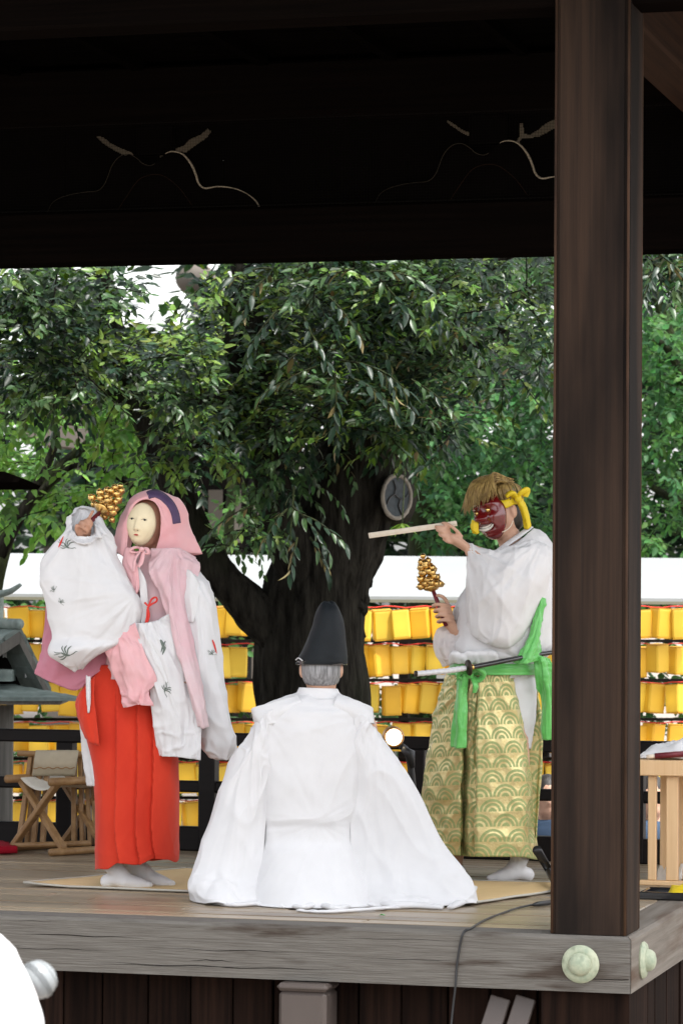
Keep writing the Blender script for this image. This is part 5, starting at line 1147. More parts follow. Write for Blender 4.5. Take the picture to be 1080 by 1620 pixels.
# stiff shoulder yoke and collar
for s, K in ((-1, [(470, 1100), (440, 1108), (405, 1118), (407, 1132), (411, 1144)]), (1, [(535, 1100), (560, 1108), (583, 1117), (586, 1130), (588, 1142)])):
    pass
yk = [[(472, 1099, .068), (445, 1107, .082), (403, 1119, .05), (399, 1124, -.02)], [(478, 1112, .105), (445, 1124, .106), (406, 1134, .07), (402, 1138, -.02)], [(485, 1134, .08), (450, 1144, .10), (414, 1146, .092), (408, 1148, -.02)]]
cloth_obj('shoulder_yoke', M['white'], pr, yk, PD, 24, 40, closed=False, amp=0.002, nf=4, seed=3, wr=0.2)
yk = [[(534, 1099, .068), (556, 1106, .082), (585, 1117, .05), (589, 1120, -.02)], [(528, 1112, .105), (556, 1122, .106), (586, 1131, .07), (590, 1134, -.02)], [(522, 1134, .08), (552, 1142, .10), (586, 1144, .092), (592, 1146, -.02)]]
cloth_obj('shoulder_yoke', M['white'], pr, yk, PD, 24, 40, closed=False, amp=0.002, nf=4, seed=4, wr=0.2)
cloth_obj('collar', M['white'], pr, [er(1089, 474, 533, .066, .075, yl=1088, yr=1090), er(1097, 470, 537, .074, .08), er(1106, 462, 546, .086, .085)], PD, 10, 48, amp=0.001, nf=5, seed=2, thick=0.006)
# trailing hem folds on the floor
for k, (pts, r_) in enumerate((([(455, 1436), (480, 1440), (505, 1436), (530, 1442), (555, 1436)], .018), ([(470, 1443), (510, 1446), (560, 1444), (610, 1440), (650, 1438)], .012), ([(560, 1436), (590, 1432), (620, 1438), (660, 1438), (700, 1440)], .022), ([(712, 1440), (730, 1432), (742, 1418), (750, 1408)], .022), ([(330, 1430), (370, 1436), (410, 1434), (450, 1438)], .014))):
    A = crv(np.array([onZ(*p) for p in pts]), 40); m = MB(); n_ = 40; rad = r_*(0.55+0.5*np.sin(np.linspace(0.15, math.pi-0.15, n_)))+0.003*np.array([mnoise(Vector((q*.4, k, 0))) for q in range(n_)])
    A[:, 2] = rad*0.62+0.002; m.tube(A, rad, 14, flat=0.62); m.build('hem_fold', M['white'], pr)
lf = MB(); q = onZ(604, 1448, 0.008); lf.add([q+np.array([-.012, 0, 0]), q+np.array([0, -.008, .006]), q+np.array([.014, 0, 0]), q+np.array([0, .02, .004])], [(0, 1, 2, 3)])
o = lf.build('fallen_leaf', M['green'], None); mod_solid(o, 0.001); tag(o, 'tiny green leaf fallen on the boards before the priest', 'leaf')

# ------------------------------------------------------------------ the dancer in the ivory mask
WD = 12.95
wo = thing('person', 'dancer in ivory mask, pink veil, white sleeves and scarlet trousers', 'person', (*U(215, 1400, WD)[:2], 0.0))
T, Mx = head_frame(234, 826, 0.0, WD, yaw=math.radians(14), roll=math.radians(-4))
m = MB(); add_head(m, T, Mx, 0.96)
px_tube(m, [(238, 850, -.01, .05), (242, 880, -.02, .05), (245, 905, -.03, .07)], WD)
px_tube(m, [(246, 905, -.02, .09), (244, 950, 0, .11), (236, 1010, 0, .105), (225, 1060, 0, .115), (218, 1100, 0, .12)], WD, 16)
for s in (-1, 1): px_tube(m, [(218+s*26, 1100, 0, .075), (206+s*22, 1220, -s*.03, .058), (196+s*18, 1310, -s*.05, .034), (194+s*18, 1350, -s*.055, .026)], WD)
px_tube(m, [(222, 912, 0, .055), (190, 928, .02, .05), (140, 945, .10, .044), (124, 930, .12, .04), (126, 890, .13, .034), (131, 858, .135, .026)], WD)
px_tube(m, [(272, 912, 0, .055), (310, 930, 0, .048), (322, 990, .02, .042), (314, 1040, .10, .032), (300, 1080, .14, .025)], WD)
px_tube(m, [(131, 858, .14, .026), (132, 846, .15, .032), (134, 833, .155, .030), (136, 824, .155, .022)], WD, 12, flat=0.7)
finger(m, [(139, 826, .165), (143, 817, .172), (148, 807, .175)], WD, .0085)
finger(m, [(135, 824, .17), (141, 822, .195), (146, 828, .192), (143, 834, .178)], WD)
finger(m, [(130, 826, .17), (137, 829, .20), (143, 835, .195), (139, 840, .178)], WD)
finger(m, [(126, 831, .17), (133, 836, .198), (139, 842, .192), (135, 846, .178)], WD, .0078)
finger(m, [(126, 846, .16), (121, 838, .175), (122, 829, .185)], WD, .009)
q = np.array((296, 1088, .16))
for k in range(4): finger(m, [tuple(q+[-2, -4+4*k, 0.01]), tuple(q+[-10, -2+4*k, 0.03]), tuple(q+[-14, 2+4*k, 0.02])], WD)
finger(m, [tuple(q+[2, -4, 0.02]), tuple(q+[-6, -10, 0.04])], WD)
mod_remesh(m.build('body', M['skind'], wo), 0.005, 3)
# scarlet trousers with sharp pleats
def saw(px, edges, h):
    o = np.zeros_like(px)
    for a, b in zip(edges[:-1], edges[1:]): o = np.where((px >= a) & (px < b), h*(1-(px-a)/(b-a)), o)
    return o
def pleat_post(edges, h, taper):
    def f(W, u, v, G):
        px = G[..., 0]; fr_ = G[..., 2] > 0.0; sh_ = px+taper*(1-v)*10+3*vn(v, u*0, 4, 2, 3)
        W = W+(saw(sh_, edges, h)*fr_*np.clip(v*2.5, 0, 1))[..., None]*(-FW)
        W[..., 2] += 0.016*vn(u, u*0, 16, 2, 77, True)*v**6
        return W
    return f
rr = [er(1052, 146, 262, .11, .11), er(1080, 136, 266, .12, .12), er(1112, 121, 274, .12, .13), er(1150, 133, 279, .13, .14), er(1200, 145, 283, .14, .15), er(1250, 151, 285, .15, .16), er(1310, 152, 284, .16, .17), er(1345, 152, 283, .165, .18), er(1366, 152, 282, .168, .18, yl=1372, yr=1362)]
tro = cloth_obj('trousers', M['red'], wo, rr, WD, 110, 260, amp=0.004, nf=9, seed=31, env=lambda u, v: 0.3+1.0*v, wr=0.15, post=pleat_post([100, 186, 219, 244, 300], 0.030, 0.3))
cloth_obj('trouser_fold', M['red'], wo, [[(150, 1070, .13), (132, 1090, .12), (122, 1110, .06)], [(150, 1110, .15), (132, 1130, .13), (119, 1120, .06)], [(158, 1180, .16), (142, 1175, .13), (133, 1160, .07)]], WD, 24, 24, closed=False, amp=0.004, nf=4, seed=5)
cloth_obj('under_robe', M['white2'], wo, [[(137, 1068, .15), (140, 1070, .16), (143, 1070, .155)], [(137, 1100, .15), (140, 1102, .16), (144, 1100, .155)], [(139, 1128, .145), (140, 1128, .15), (142, 1128, .15)]], WD, 16, 12, closed=False, amp=0.002, nf=3, seed=6)
cloth_obj('under_robe', M['white2'], wo, [[(126, 1130, -.02), (138, 1135, .03), (150, 1140, .05)], [(132, 1190, -.02), (142, 1195, .03), (154, 1195, .05)], [(140, 1243, -.02), (148, 1244, .03), (158, 1242, .05)]], WD, 30, 16, closed=False, amp=0.006, nf=4, seed=7)
sock(wo, WD, (176, 1366, .05), (172, 1398, .03), (200, 1402, .06), (234, 1406, .05), up_=(178, 1335, .04))
sock(wo, WD, (212, 1366, -.06), (212, 1396, -.08), (240, 1400, -.05), (270, 1403, -.02), up_=(206, 1335, -.06))
# inner robe
cloth_obj('inner_robe', M['palepink'], wo, [er(872, 214, 268, .06, .06), er(888, 206, 292, .10, .09), er(915, 196, 312, .125, .11), er(970, 190, 316, .14, .12), er(1030, 170, 308, .14, .12), er(1075, 160, 300, .14, .12)], WD, 70, 100, amp=0.010, nf=9, seed=9, wr=0.2)
cloth_obj('collar', M['white2'], wo, [[(213, 885, .125), (222, 900, .14), (232, 925, .15), (236, 990, .155)], [(206, 893, .125), (214, 915, .145), (222, 940, .155), (224, 1000, .16)]], WD, 10, 30, closed=False, amp=0.002, nf=3, seed=3, thick=0.006)
# raised white sleeve: a deep bag with the mouth facing us
mouth = [(151, 826, .14), (146, 845, .172), (134, 853, .182), (121, 848, .168), (114, 832, .135), (117, 810, .09), (130, 802, .06), (146, 808, .09)]
def sr(y, xl, xr, wf, wb, wc): return er(y, xl, xr, wf*0.55, wb*0.5, 8, e=1.7, wc=wc)
def rot8(r): return r
rr = [mouth, [(160, 828, .14), (152, 852, .20), (134, 862, .215), (115, 855, .19), (107, 836, .13), (111, 815, .07), (131, 804, .045), (154, 811, .07)],
      sr(848, 98, 179, .10, .08, .13), sr(876, 77, 187, .12, .09, .13), sr(907, 69, 202, .135, .10, .14), sr(935, 70, 217, .14, .10, .15), sr(960, 75, 227, .14, .10, .15), sr(985, 82, 222, .13, .09, .15), sr(1010, 87, 206, .115, .07, .15),
      er(1028, 80, 180, .09, .05, 8, wc=.15, yl=1032, yr=1022), er(1046, 96, 152, .06, .04, 8, wc=.15, yl=1046, yr=1040), er(1059, 119, 131, .02, .02, 8, wc=.14, yl=1058, yr=1056)]
slv = cloth_obj('raised_sleeve', M['white'], wo, rr, WD, 130, 150, amp=0.007, nf=9, seed=43, env=lambda u, v: 0.2+0.8*np.clip(v*3, 0, 1), wr=0.15, nv=2, rad=[(136, 800, 22, 0.020, 3, 230), (215, 940, 20, 0.010, 9, 130)])
# rose lining hanging behind the raised sleeve
cloth_obj('rose_underlayer', M['rose'], wo, [[(76, 950, .02), (110, 960, .06), (150, 960, .06), (185, 960, .04)], [(70, 1000, .02), (105, 1005, .07), (150, 1010, .07), (190, 1010, .06)], [(62, 1040, .02), (95, 1050, .08), (140, 1055, .08), (180, 1050, .08)], [(56, 1066, .02), (85, 1080, .06), (122, 1092, .07), (150, 1066, .09)]], WD, 40, 60, closed=False, amp=0.010, nf=5, seed=14, wr=0.15)
# pink panels in front
cloth_obj('pink_panel', M['pink'], wo, [[(165, 1020, .17), (190, 1000, .20), (214, 985, .20)], [(172, 1045, .18), (205, 1030, .225), (232, 1040, .21)], [(182, 1080, .18), (212, 1080, .23), (248, 1075, .21)], [(190, 1100, .18), (215, 1105, .235), (236, 1095, .215)], [(197, 1119, .18), (220, 1116, .23), (243, 1117, .21)]], WD, 50, 50, closed=False, amp=0.011, nf=4, seed=17, wr=0.2, rad=[(185, 1000, 20, 0.014, 5, 130)])
fp = cloth_obj('front_panel', M['white'], wo, [[(205, 985, .17), (235, 985, .19), (270, 970, .19)], [(222, 1030, .18), (250, 1030, .215), (292, 1030, .20)], [(236, 1080, .18), (268, 1085, .22), (306, 1080, .20)], [(243, 1130, .17), (280, 1135, .215), (318, 1130, .19)], [(246, 1165, .16), (282, 1168, .205), (318, 1165, .19)], [(248, 1196, .15), (280, 1198, .20), (316, 1201, .18)]], WD, 80, 70, closed=False, amp=0.013, nf=5, seed=19, wr=0.15, rad=[(230, 960, 30, 0.012, 5, 220)])
rs = cloth_obj('hanging_sleeve', M['white'], wo, [er(905, 284, 318, .06, .06, 10, wc=.04), er(930, 280, 334, .09, .08, 10, wc=.05), er(980, 282, 344, .10, .08, 10, wc=.06), er(1040, 288, 351, .10, .08, 10, wc=.07), er(1095, 296, 359, .10, .07, 10, wc=.07), er(1150, 310, 371, .09, .06, 10, wc=.07), er(1180, 318, 378, .08, .05, 10, wc=.07), er(1202, 330, 372, .05, .03, 10, wc=.07, yl=1196, yr=1198)], WD, 110, 110, amp=0.015, nf=7, seed=23, env=lambda u, v: 0.2+0.6*v, wr=0.13, nv=3, rad=[(305, 890, 34, 0.016, 5, 300)])
cloth_obj('sleeve_lining', M['white2'], wo, [[(284, 905, .10), (300, 902, .135), (316, 925, .13)], [(288, 945, .14), (302, 945, .165), (314, 955, .155)], [(296, 985, .15), (305, 985, .172), (309, 980, .165)]], WD, 24, 20, closed=False, amp=0.004, nf=3, seed=5)
# veil: hood over the head, then a long pink stole down her left side
E_ = [(199, 884, .085), (203, 848, .088), (206, 815, .090), (215, 797, .095), (230, 790, .10), (246, 796, .095), (254, 815, .090), (253, 845, .088), (246, 872, .085)]
S_ = [(179, 868, .03), (184, 842, .01), (192, 815, .0), (211, 786, .02), (241, 774, .02), (271, 783, .01), (292, 800, .0), (303, 838, -.01), (319, 876, -.02)]
B_ = [(205, 884, -.10), (210, 852, -.13), (216, 815, -.13), (228, 792, -.12), (248, 786, -.12), (264, 798, -.13), (275, 820, -.14), (285, 852, -.14), (293, 882, -.12)]
rr = []
for e, s_, b in zip(E_, S_, B_):
    e, s_, b = map(np.array, (e, s_, b)); mid = e*0.55+s_*0.45+np.array([0, 0, 0.030]); rr.append([tuple(e), tuple(mid), tuple(s_), tuple((s_+b)/2), tuple(b)])
hood = cloth_obj('veil_hood', M['pink'], wo, rr, WD, 90, 60, closed=False, amp=0.004, nf=4, seed=8, wr=0.2, rad=[(238, 775, 22, 0.008, 4, 120), (225, 872, 18, 0.008, 5, 80)])
bvh_ = bvh_of(hood); m = MB()
for hw in (1,):
    A = crv(np.array([(234, 784), (240, 781.5), (248, 781), (259, 787), (270, 798), (277, 812), (280, 828)], float), 40); Lr = []
    for i, p in enumerate(A):
        t_ = A[min(39, i+1)]-A[max(0, i-1)]; n_ = np.array([-t_[1], t_[0]])/np.linalg.norm(t_); row = []
        for k in (-1, -.4, .4, 1): 
            h = hit(bvh_, *(p+n_*k*6.0), 0.004); row.append(h if h is not None else U(*(p+n_*k*6.0), WD-0.03))
        Lr.append(row)
    m.grid(np.array(Lr))
mod_solid(m.build('purple_band', M['purple'], hood), 0.004)
cloth_obj('stole', M['palepink'], wo, [[(240, 868, .10), (262, 868, .13), (290, 868, .10), (312, 880, .04)], [(236, 905, .15), (258, 900, .165), (285, 900, .15), (314, 905, .09)], [(254, 945, .17), (268, 945, .20), (284, 945, .18), (300, 950, .13)], [(268, 1000, .19), (278, 1000, .22), (290, 1000, .21), (302, 1005, .16)], [(284, 1055, .21), (292, 1055, .24), (302, 1055, .225), (310, 1060, .18)], [(298, 1105, .215), (305, 1105, .24), (312, 1105, .23), (318, 1108, .19)], [(313, 1150, .20), (317, 1152, .225), (321, 1152, .22), (326, 1150, .19)]], WD, 110, 60, closed=False, amp=0.012, nf=4, seed=26, wr=0.15, rad=[(275, 860, 30, 0.014, 3, 260)])
cloth_obj('veil_drape', M['pink'], wo, [[(196, 872, .10), (204, 866, .115), (212, 868, .12)], [(194, 895, .12), (206, 892, .15), (216, 890, .15)], [(206, 920, .14), (212, 915, .16), (219, 905, .155)], [(214, 945, .15), (217, 940, .165), (221, 930, .16)]], WD, 30, 20, closed=False, amp=0.006, nf=3, seed=11)
# bow under the chin
m = MB(); px_tube(m, [(225, 868, .13, .009), (213, 866, .15, .012), (206, 872, .15, .010), (216, 874, .15, .008), (225, 870, .14, .008)], WD, 10, flat=0.5); px_tube(m, [(225, 868, .13, .009), (232, 868, .15, .012), (236, 875, .15, .010), (229, 876, .15, .008), (225, 870, .14, .008)], WD, 10, flat=0.5)
m.ell(UV3(np.array([224.5, 869, .155]), WD), (.011, .011, .011)); px_tube(m, [(222, 872, .15, .010), (214, 884, .16, .013), (211, 905, .165, .012)], WD, 10, flat=0.35); px_tube(m, [(227, 872, .15, .010), (224, 888, .16, .012), (219, 897, .165, .010)], WD, 10, flat=0.35)
m.build('chin_bow', M['pink'], wo)
# ivory mask
Tm, Mm = head_frame(227, 830, 0.055, WD, yaw=math.radians(16), roll=math.radians(-5), pitch=math.radians(3))
def relief(T, hx, hz_, d, bumps, n=60, dome=0.055, chin=0.80, p=2.1):
    G = np.zeros((n, n, 3)); S, Tt = np.meshgrid(np.linspace(-1, 1, n), np.linspace(-1, 1, n))
    x = S*np.sqrt(np.maximum(0, 1-Tt*Tt/2)); z = Tt*np.sqrt(np.maximum(0, 1-S*S/2)); r2 = np.clip(x*x+z*z, 0, 1)
    X_ = x*hx*np.where(z < 0, 1-(1-chin)*np.abs(z)**1.6, 1); Z_ = z*hz_; Y_ = d+dome*np.sqrt(np.maximum(0, 1-r2**1.2))
    for bx, bz, sx, sz, a in bumps: Y_ = Y_+a*np.exp(-((X_-bx)/sx)**2-((Z_-bz)/sz)**2)
    G[..., 0] = X_; G[..., 1] = Y_; G[..., 2] = Z_
    return T(G), (X_, Y_, Z_)
Wm, (Xm, Ym, Zm) = relief(Tm, 0.063, 0.090, 0.02, [(0, -.003, .008, .024, .014), (0, -.020, .011, .009, .012), (0, -.045, .014, .007, .004), (-.027, .018, .014, .008, -.004), (.027, .018, .014, .008, -.004), (0, -.072, .02, .014, .006), (-.03, -.02, .018, .018, .004), (.03, -.02, .018, .018, .004)], chin=0.82)
mk = MB().grid(Wm).build('mask', M['maskw'], wo); mod_solid(mk, 0.006, -1)
def feat(T, X_, Y_, Z_, x, z, e=0.001):
    i = np.argmin((X_-x)**2+(Z_-z)**2); return np.array([x, Y_.ravel()[i]+e, z])
for sx in (-1, 1):
    MB().ell(Tm(feat(Tm, Xm, Ym, Zm, sx*.026, .018, -.001)), (.0068, .0030, .0048), Mm).build('eye', M['ink'], mk)
    MB().tube([Tm(feat(Tm, Xm, Ym, Zm, sx*a, b)) for a, b in ((.014, .0185), (.026, .0225), (.038, .0185))], [.0006, .0014, .0006], 6).build('eyelid', M['ink'], mk)
    MB().tube([Tm(feat(Tm, Xm, Ym, Zm, sx*a, b, .0)) for a, b in ((.006, -.026), (.009, -.027))], [.0015, .0012], 6).build('nostril', M['ink'], mk)
MB().ell(Tm(feat(Tm, Xm, Ym, Zm, 0, -.045, 0)), (.0105, .004, .0035), Mm).build('mouth', M['lips'], mk)
MB().tube([Tm(feat(Tm, Xm, Ym, Zm, a, -.0452, .0035)) for a in (-.007, 0, .007)], .0008, 5).build('mouth_line', M['ink'], mk)
# red tie cord and printed cranes
m = MB()
for pts in ([(229, 953), (235, 958), (240, 948), (247, 945), (248, 951), (240, 956), (234, 962), (233, 975), (230, 990), (233, 1003)], [(234, 960), (236, 975), (232, 990), (237, 998), (240, 1004)]):
    A = crv(np.array(pts, float), 30); m.tube([U(x, y, WD-0.185) for x, y in A], 0.0040, 7)
m.build('tie_cord', M['cord'], wo)
bs = bvh_of(slv, rs, fp)
def crane(x, y, s, a=0.0):
    ca, sa = math.cos(a), math.sin(a); f = lambda p: (x+s*(p[0]*ca-p[1]*sa), y+s*(p[0]*sa+p[1]*ca)); S = []
    for pts, wd in (([(-9, 0), (0, 1.5), (6, 0)], 3.2), ([(5, 0), (9, -3), (12, -7), (15, -8)], 1.4), ([(0, 0), (-5, -7), (-3, -13)], 2.2), ([(1, 0), (0, -8), (4, -14)], 2.2), ([(-3, 0), (-9, -6), (-9, -11)], 1.8), ([(-1, 1), (-7, 6), (-12, 7)], 1.8), ([(1, 1), (-3, 8), (-8, 11)], 1.8), ([(-9, 0), (-16, 2), (-20, 1)], 1.3), ([(-9, 1), (-16, 5), (-19, 6)], 1.1)): S.append(([f(p) for p in pts], wd*s))
    return S
CR = ((106, 1035, 1.05, 0.25), (107, 864, 0.85, 0.75), (97, 953, 0.4, 1.4), (86, 932, 0.4, -0.3), (262, 1092, 0.7, 1.9), (336, 1034, 0.45, 0.8))

for a in CR:
    m = MB(); strokes_on(bs, crane(*a), m, 0.0045)
    if m.n: m.build('crane_print', M['greenprint'], slv)['kind'] = 'stuff'
m = MB(); strokes_on(bs, [([(93, 866), (97, 857), (101, 848)], 2.6), ([(336, 1012), (339, 1020), (343, 1034)], 3.0)], m, 0.005); m.build('red_tie', M['cord'], slv)
m = MB(); 
A = [(255, 1012), (258, 1020), (256, 1030), (261, 1026), (259, 1036)]
bs2 = bvh_of(*[o for o in wo.children if o.name.startswith(('stole', 'front_panel'))]); strokes_on(bs2, [([(254, 1012), (258, 1020), (260, 1030)], 5), ([(262, 1014), (258, 1022), (255, 1032)], 3), ([(258, 1016), (261, 1024), (257, 1036)], 4)], m, 0.004)
if m.n: m.build('crest_print', M['greenprint'], slv)
bells('bell_wand', 'golden bell cluster raised above the white sleeve at upper left', (164, 803, .08), (188, 772, .02), WD, None, 4, 0.060, (137, 832, .155))

# ------------------------------------------------------------------ the dancer in the red mask
MD = 13.37
mn = thing('person', 'dancer in red grinning mask, blond wig, white robe and gold-green patterned trousers', 'person', (*U(790, 1390, MD)[:2], 0.0))
T, Mx = head_frame(792, 812, 0.0, MD, yaw=math.radians(52), roll=math.radians(14), pitch=math.radians(-6))
m = MB(); add_head(m, T, Mx, 0.95)
px_tube(m, [(800, 838, 0, .052), (808, 862, -.01, .052), (815, 890, -.02, .07)], MD)
px_tube(m, [(815, 890, -.02, .10), (805, 940, 0, .12), (792, 1000, 0, .115), (784, 1060, 0, .12), (780, 1085, 0, .12)], MD, 16)
px_tube(m, [(800, 1085, .02, .085), (815, 1220, .02, .062), (822, 1330, .0, .038), (824, 1365, 0, .032)], MD); px_tube(m, [(755, 1085, -.06, .085), (735, 1220, -.10, .062), (722, 1340, -.12, .038), (718, 1375, -.12, .032)], MD)
px_tube(m, [(838, 892, -.04, .06), (828, 900, .06, .052), (802, 900, .19, .043), (770, 884, .15, .038), (740, 869, .11, .027)], MD)
px_tube(m, [(742, 870, .11, .027), (730, 861, .115, .034), (718, 853, .12, .034), (711, 848, .12, .028)], MD, 12, flat=0.62)
for kn, md_, tp in (((711, 838, .125), (699, 834, .148), (687, 832.5, .135)), ((712, 845, .125), (699, 841, .152), (689, 838, .138)), ((714, 852, .125), (702, 849, .150), (693, 845, .135)), ((718, 859, .122), (708, 857, .145), (700, 852, .132))): finger(m, [kn, md_, tp], MD)
finger(m, [(730, 850, .125), (720, 838, .145), (708, 829, .142), (698, 827, .132)], MD, .0095)
px_tube(m, [(795, 900, -.12, .055), (762, 955, -.13, .046), (745, 1005, -.06, .040), (728, 1004, .02, .032), (716, 994, .05, .027)], MD)
px_tube(m, [(718, 996, .05, .027), (710, 985, .055, .034), (705, 972, .055, .034), (701, 960, .055, .026)], MD, 12, flat=0.75)
for k in range(4):
    cy = 956+k*8.3; cx = 692+k*2.6; finger(m, [(cx+19, cy+4, .065), (cx+10, cy+1, .095), (cx-2, cy, .098), (cx-8, cy+3, .075), (cx-3, cy+5, .055)], MD, .0105-0.0004*k)
finger(m, [(712, 968, .05), (704, 948, .075), (694, 942, .085), (687, 944, .075)], MD, .0098)
mod_remesh(m.build('body', M['skin'], mn), 0.005, 3)
# patterned trousers
def brocade():
    m = bpy.data.materials.new('gold_wave_brocade'); m.use_nodes = True; t = m.node_tree; b = t.nodes['Principled BSDF']; L = t.links.new; X.nt = t
    uvn = t.nodes.new('ShaderNodeUVMap'); sx = t.nodes.new('ShaderNodeSeparateXYZ')
    nz = t.nodes.new('ShaderNodeTexNoise'); nz.inputs['Scale'].default_value = 9; nz.inputs['Detail'].default_value = 3
    L(uvn.outputs[0], sx.inputs[0]); L(uvn.outputs[0], nz.inputs['Vector'])
    R0 = 0.054; px_, py_ = 0.108, 0.062
    u = X(sx.outputs[0])+(X(nz.outputs['Fac'])-0.5)*0.006; v = X(sx.outputs[1])
    def cell(row):                                         # distance to the nearest fan centre of row floor(v/py)+row; v grows downwards, fans open upwards
        k = X.op('FLOOR', v*(1/py_))+row; cy = k*py_; odd = X.op('MODULO', X.op('ABSOLUTE', k), 2.0)
        q = u*(1/px_)+odd*0.5; cx = (X.op('ROUND', q)-odd*0.5)*px_
        dx = u-cx; dy = v-cy; d = X.op('SQRT', dx*dx+dy*dy); upm = dy < 0.004
        return d*(1/R0), upm, dx, dy
    def band(d):
        g = X.op('MULTIPLY', d > 0.78, d < 0.98); g2 = X.op('MULTIPLY', d > 0.46, d < 0.66); return g+g2+X.op('MULTIPLY', d > 0.05, d < 0.30)
    prev = None; pat = None; mask = None
    for row in (2, 1):
        d, upm, dx, dy = cell(row); ins = X.op('MULTIPLY', d < 1.06, upm); bd = X.op('MULTIPLY', band(d), ins)
        if pat is None: pat, mask = bd, ins
        else: pat = pat+(1.0-mask)*bd; mask = X.op('MAXIMUM', mask, ins)
    pat = X.op('MINIMUM', pat, 1.0)
    n2 = t.nodes.new('ShaderNodeTexNoise'); n2.inputs['Scale'].default_value = 60; n2.inputs['Detail'].default_value = 4; L(uvn.outputs[0], n2.inputs['Vector'])
    gold = t.nodes.new('ShaderNodeMix'); gold.data_type = 'RGBA'; gold.inputs[6].default_value = (0.52, 0.41, 0.16, 1); gold.inputs[7].default_value = (0.62, 0.53, 0.28, 1); L(n2.outputs['Fac'], gold.inputs[0])
    mx = t.nodes.new('ShaderNodeMix'); mx.data_type = 'RGBA'; L(pat.k, mx.inputs[0]); L(gold.outputs[2], mx.inputs[6]); mx.inputs[7].default_value = (0.29, 0.34, 0.13, 1); L(mx.outputs[2], b.inputs['Base Color'])
    L((0.48*(1.0-pat)+0.05).k, b.inputs['Metallic']); L((0.36+0.25*pat).k, b.inputs['Roughness'])
    n3 = t.nodes.new('ShaderNodeTexNoise'); n3.inputs['Scale'].default_value = 22; n3.inputs['Detail'].default_value = 5; L(uvn.outputs[0], n3.inputs['Vector'])
    bp = t.nodes.new('ShaderNodeBump'); bp.inputs['Strength'].default_value = 0.6; bp.inputs['Distance'].default_value = 0.010; L(n3.outputs['Fac'], bp.inputs['Height']); L(bp.outputs[0], b.inputs['Normal'])
    return m
M['brocade'] = brocade()
def hk(y, P): return [(x, y+dy, w_) for x, dy, w_ in P]
h0 = hk(1056, [(812, 0, .0), (808, 0, .09), (796, 0, .13), (762, 2, .15), (757, 3, .13), (750, 4, .12), (742, 5, .09), (738, 5, .10), (724, 6, .08), (711, 8, .03), (707, 8, -.03), (725, 6, -.10), (765, 4, -.13), (800, 0, -.10)])
h1 = hk(1130, [(824, 0, -.02), (820, 0, .09), (806, 0, .14), (758, 2, .165), (756, 3, .135), (746, 4, .125), (736, 5, .07), (732, 5, .10), (712, 6, .06), (693, 8, -.02), (688, 8, -.09), (712, 6, -.15), (765, 4, -.17), (812, 0, -.13)])
h2 = hk(1200, [(836, 0, -.03), (832, 0, .09), (816, 0, .15), (758, 2, .18), (755, 3, .14), (744, 4, .13), (733, 5, .05), (729, 5, .10), (704, 6, .05), (681, 8, -.04), (674, 8, -.11), (700, 6, -.18), (765, 4, -.20), (824, 0, -.16)])
h3 = hk(1275, [(843, 0, -.04), (838, 0, .09), (822, 0, .155), (757, 2, .19), (754, 3, .145), (742, 4, .13), (731, 5, .04), (727, 5, .105), (700, 6, .05), (674, 6, -.05), (666, 6, -.13), (694, 6, -.20), (765, 4, -.23), (830, 0, -.18)])
h4 = hk(1356, [(845, 4, -.05), (840, 3, .08), (823, 0, .15), (756, -1, .19), (753, -1, .145), (742, -1, .13), (731, -2, .04), (727, -2, .11), (702, -3, .05), (680, -3, -.05), (672, -3, -.13), (698, -3, -.20), (765, -2, -.24), (832, 0, -.18)])
cloth_obj('trousers', M['brocade'], mn, [h0, h1, h2, h3, h4], MD, 110, 220, amp=0.010, nf=11, seed=52, env=lambda u, v: 0.2+0.8*v, wr=0.3, nv=5, rad=[(760, 1050, 40, 0.008, 6, 330)])
cloth_obj('trouser_back', M['brocade'], mn, [er(1050, 760, 847, -.01, .12, 12), er(1110, 762, 852, -.01, .14, 12), er(1174, 765, 857, -.01, .17, 12), er(1260, 768, 852, -.01, .20, 12), er(1355, 772, 846, -.01, .2, 12)], MD, 60, 70, amp=0.006, nf=6, seed=53)
cloth_obj('under_robe', M['white2'], mn, [er(1040, 750, 846, .085, .05, 12), er(1100, 752, 848, .09, .05, 12), er(1150, 754, 846, .085, .05, 12), er(1185, 758, 840, .06, .05, 12)], MD, 40, 60, amp=0.007, nf=8, seed=54)
f0 = fy(712, MD+0.12)
sock(mn, MD, (822, 1362, .0), (832, 1390, -.01), (805, 1393, .02), (777, 1395, .03), up_=(826, 1335, 0))
sock(mn, MD, (716, 1366, -.14), (724, 1386, -.15), (700, 1388, -.13), (674, 1391, -.11), up_=(718, 1335, -.14))
# white robe
cloth_obj('robe', M['white2'], mn, [er(862, 780, 843, .062, .062, 12, yl=884, yr=836), er(880, 764, 864, .10, .09, 12, yl=902, yr=850), er(905, 748, 884, .125, .12, 12, yl=915, yr=885), er(950, 724, 892, .14, .13, 12), er(1000, 716, 884, .145, .13, 12), er(1032, 712, 868, .145, .13, 12), er(1048, 718, 850, .125, .12, 12), er(1072, 722, 844, .115, .11, 12)], MD, 90, 120, amp=0.009, nf=12, seed=61, env=lambda u, v: 0.3+0.9*v, wr=0.2, nv=4, rad=[(840, 1050, 26, 0.014, 2, 140)])
m = MB(); px_tube(m, [(838, 834, .0, .017), (822, 846, .055, .018), (800, 862, .082, .018), (780, 880, .10, .018), (764, 912, .125, .018), (752, 960, .145, .018)], MD, 10, flat=0.35); m.build('collar', M['white2'], mn)
tops = [(739, 858), (760, 867), (786, 871), (815, 862), (848, 855), (882, 880)]; bots = [(737, 988), (750, 1009), (775, 1020), (803, 1021), (834, 996), (872, 925)]; wm = [.11, .15, .175, .165, .11, .03]; ht_ = [.045, .065, .085, .10, .105, .08]
rr = []
